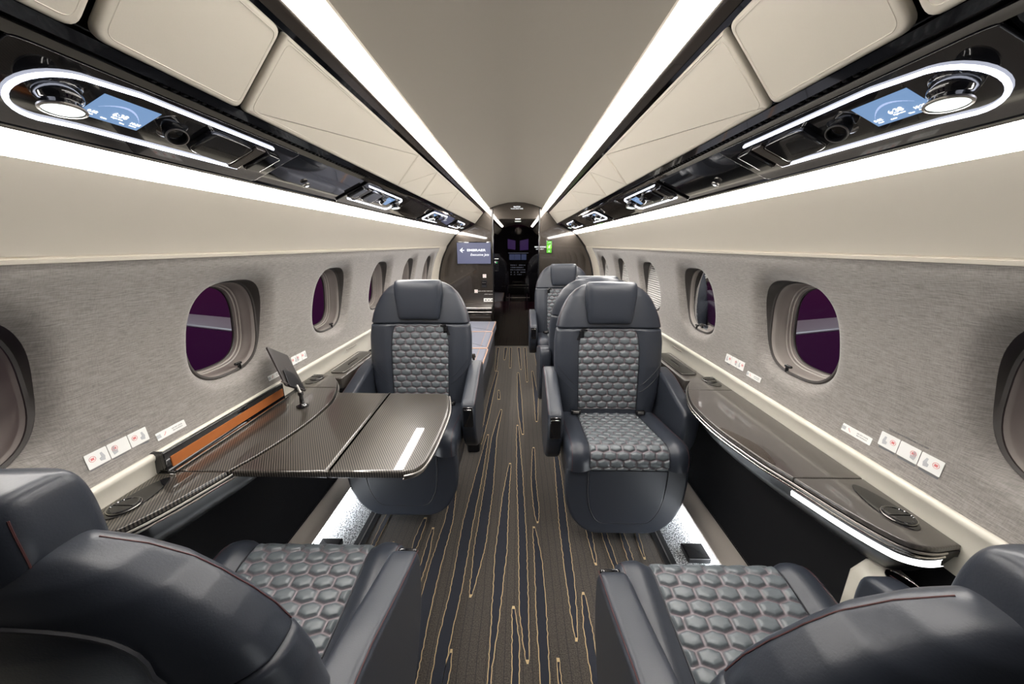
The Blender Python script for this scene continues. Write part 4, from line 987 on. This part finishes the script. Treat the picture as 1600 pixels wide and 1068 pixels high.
# wings outside
for s in (-1, 1):
    mb = MB(); rows = []
    for k in range(8):
        x = 1.9 + k * .9; c = .50 - k * .03; y0 = 3.2 + k * .22; z0 = .43 + k * .03
        rows.append([(s * x, y0 + c * (.5 - .5 * math.cos(t)), z0 + .10 * c * math.sin(t) * (1 - .4 * (.5 - .5 * math.cos(t)))) for t in [2 * PI * j / 28 for j in range(28)]])
    mb.grid(rows, closed=True, caps=True); o = mb.build('wing', 'wing'); tag(o, 'silver wing seen outside the second %s window against the purple dusk' % ('left' if s < 0 else 'right'), 'wing')

l = bpy.data.lights.new('passage_fill_light', 'POINT'); l.energy = 7; l.shadow_soft_size = .05; l.color = (1, .9, .8)  # added point light, brightens the lacquer walls of the passage
lo = bpy.data.objects.new('passage_fill_light', l); COL.objects.link(lo); lo.location = (.02, 5.6, 1.5)
# added unseen spots that brighten the wings
for s in (-1, 1):
    l = bpy.data.lights.new('wing_fill_spot', 'SPOT'); l.energy = 160; l.spot_size = 1.0; l.color = (.80, .95, 1); l.shadow_soft_size = .1
    lo = bpy.data.objects.new('wing_fill_spot', l); COL.objects.link(lo); lo.location = (s * 6.0, 3.4, 3.2)
    lo.rotation_euler = (Vector((s * 2.9, 3.7, .45)) - Vector(lo.location)).to_track_quat('-Z', 'Y').to_euler()
# ------------------------------------------------------------------ world, camera, lights
w = bpy.data.worlds.new('dusk'); SC.world = w; w.use_nodes = True; nt = w.node_tree; bg = nt.nodes['Background']
tc = nt.nodes.new('ShaderNodeTexCoord'); sx = nt.nodes.new('ShaderNodeSeparateXYZ'); cr = nt.nodes.new('ShaderNodeValToRGB')
nt.links.new(tc.outputs['Generated'], sx.inputs[0]); mp = nt.nodes.new('ShaderNodeMapRange'); mp.inputs['From Min'].default_value = -.5; mp.inputs['From Max'].default_value = .3
nt.links.new(sx.outputs['Z'], mp.inputs['Value']); nt.links.new(mp.outputs[0], cr.inputs[0])
cr.color_ramp.elements[0].color = (.013, .003, .020, 1); cr.color_ramp.elements[1].color = (.075, .010, .035, 1)
e = cr.color_ramp.elements.new(.45); e.color = (.028, .005, .026, 1)
nt.links.new(cr.outputs[0], bg.inputs['Color']); bg.inputs['Strength'].default_value = 1.0

F = 555.6; th = math.atan(152 / F); yaw = math.atan(10 * math.cos(th) / F)
ct, st_, cy, sy = math.cos(th), math.sin(th), math.cos(yaw), math.sin(yaw)
fw = Vector((-sy * ct, cy * ct, -st_)); rt = Vector((cy, sy, 0)); up = Vector((-sy * st_, cy * st_, ct))
cam = bpy.data.cameras.new('camera'); co = bpy.data.objects.new('camera', cam); COL.objects.link(co)
mt = Matrix((rt, up, -fw)).transposed().to_4x4(); mt.translation = Vector((.03, 0, 1.30)); co.matrix_world = mt
cam.sensor_width = 36; cam.lens = F / 1600 * 36; cam.clip_start = .01; cam.clip_end = 100
SC.camera = co
SC.view_settings.view_transform = 'Standard'; SC.view_settings.look = 'None'; SC.view_settings.gamma = 1; SC.view_settings.use_curve_mapping = False
SC.view_settings.exposure = 0
SC.cycles.max_bounces = 10; SC.cycles.diffuse_bounces = 5; SC.cycles.glossy_bounces = 5; SC.cycles.transparent_max_bounces = 12
SC.cycles.sample_clamp_indirect = 6; SC.cycles.use_denoising = True
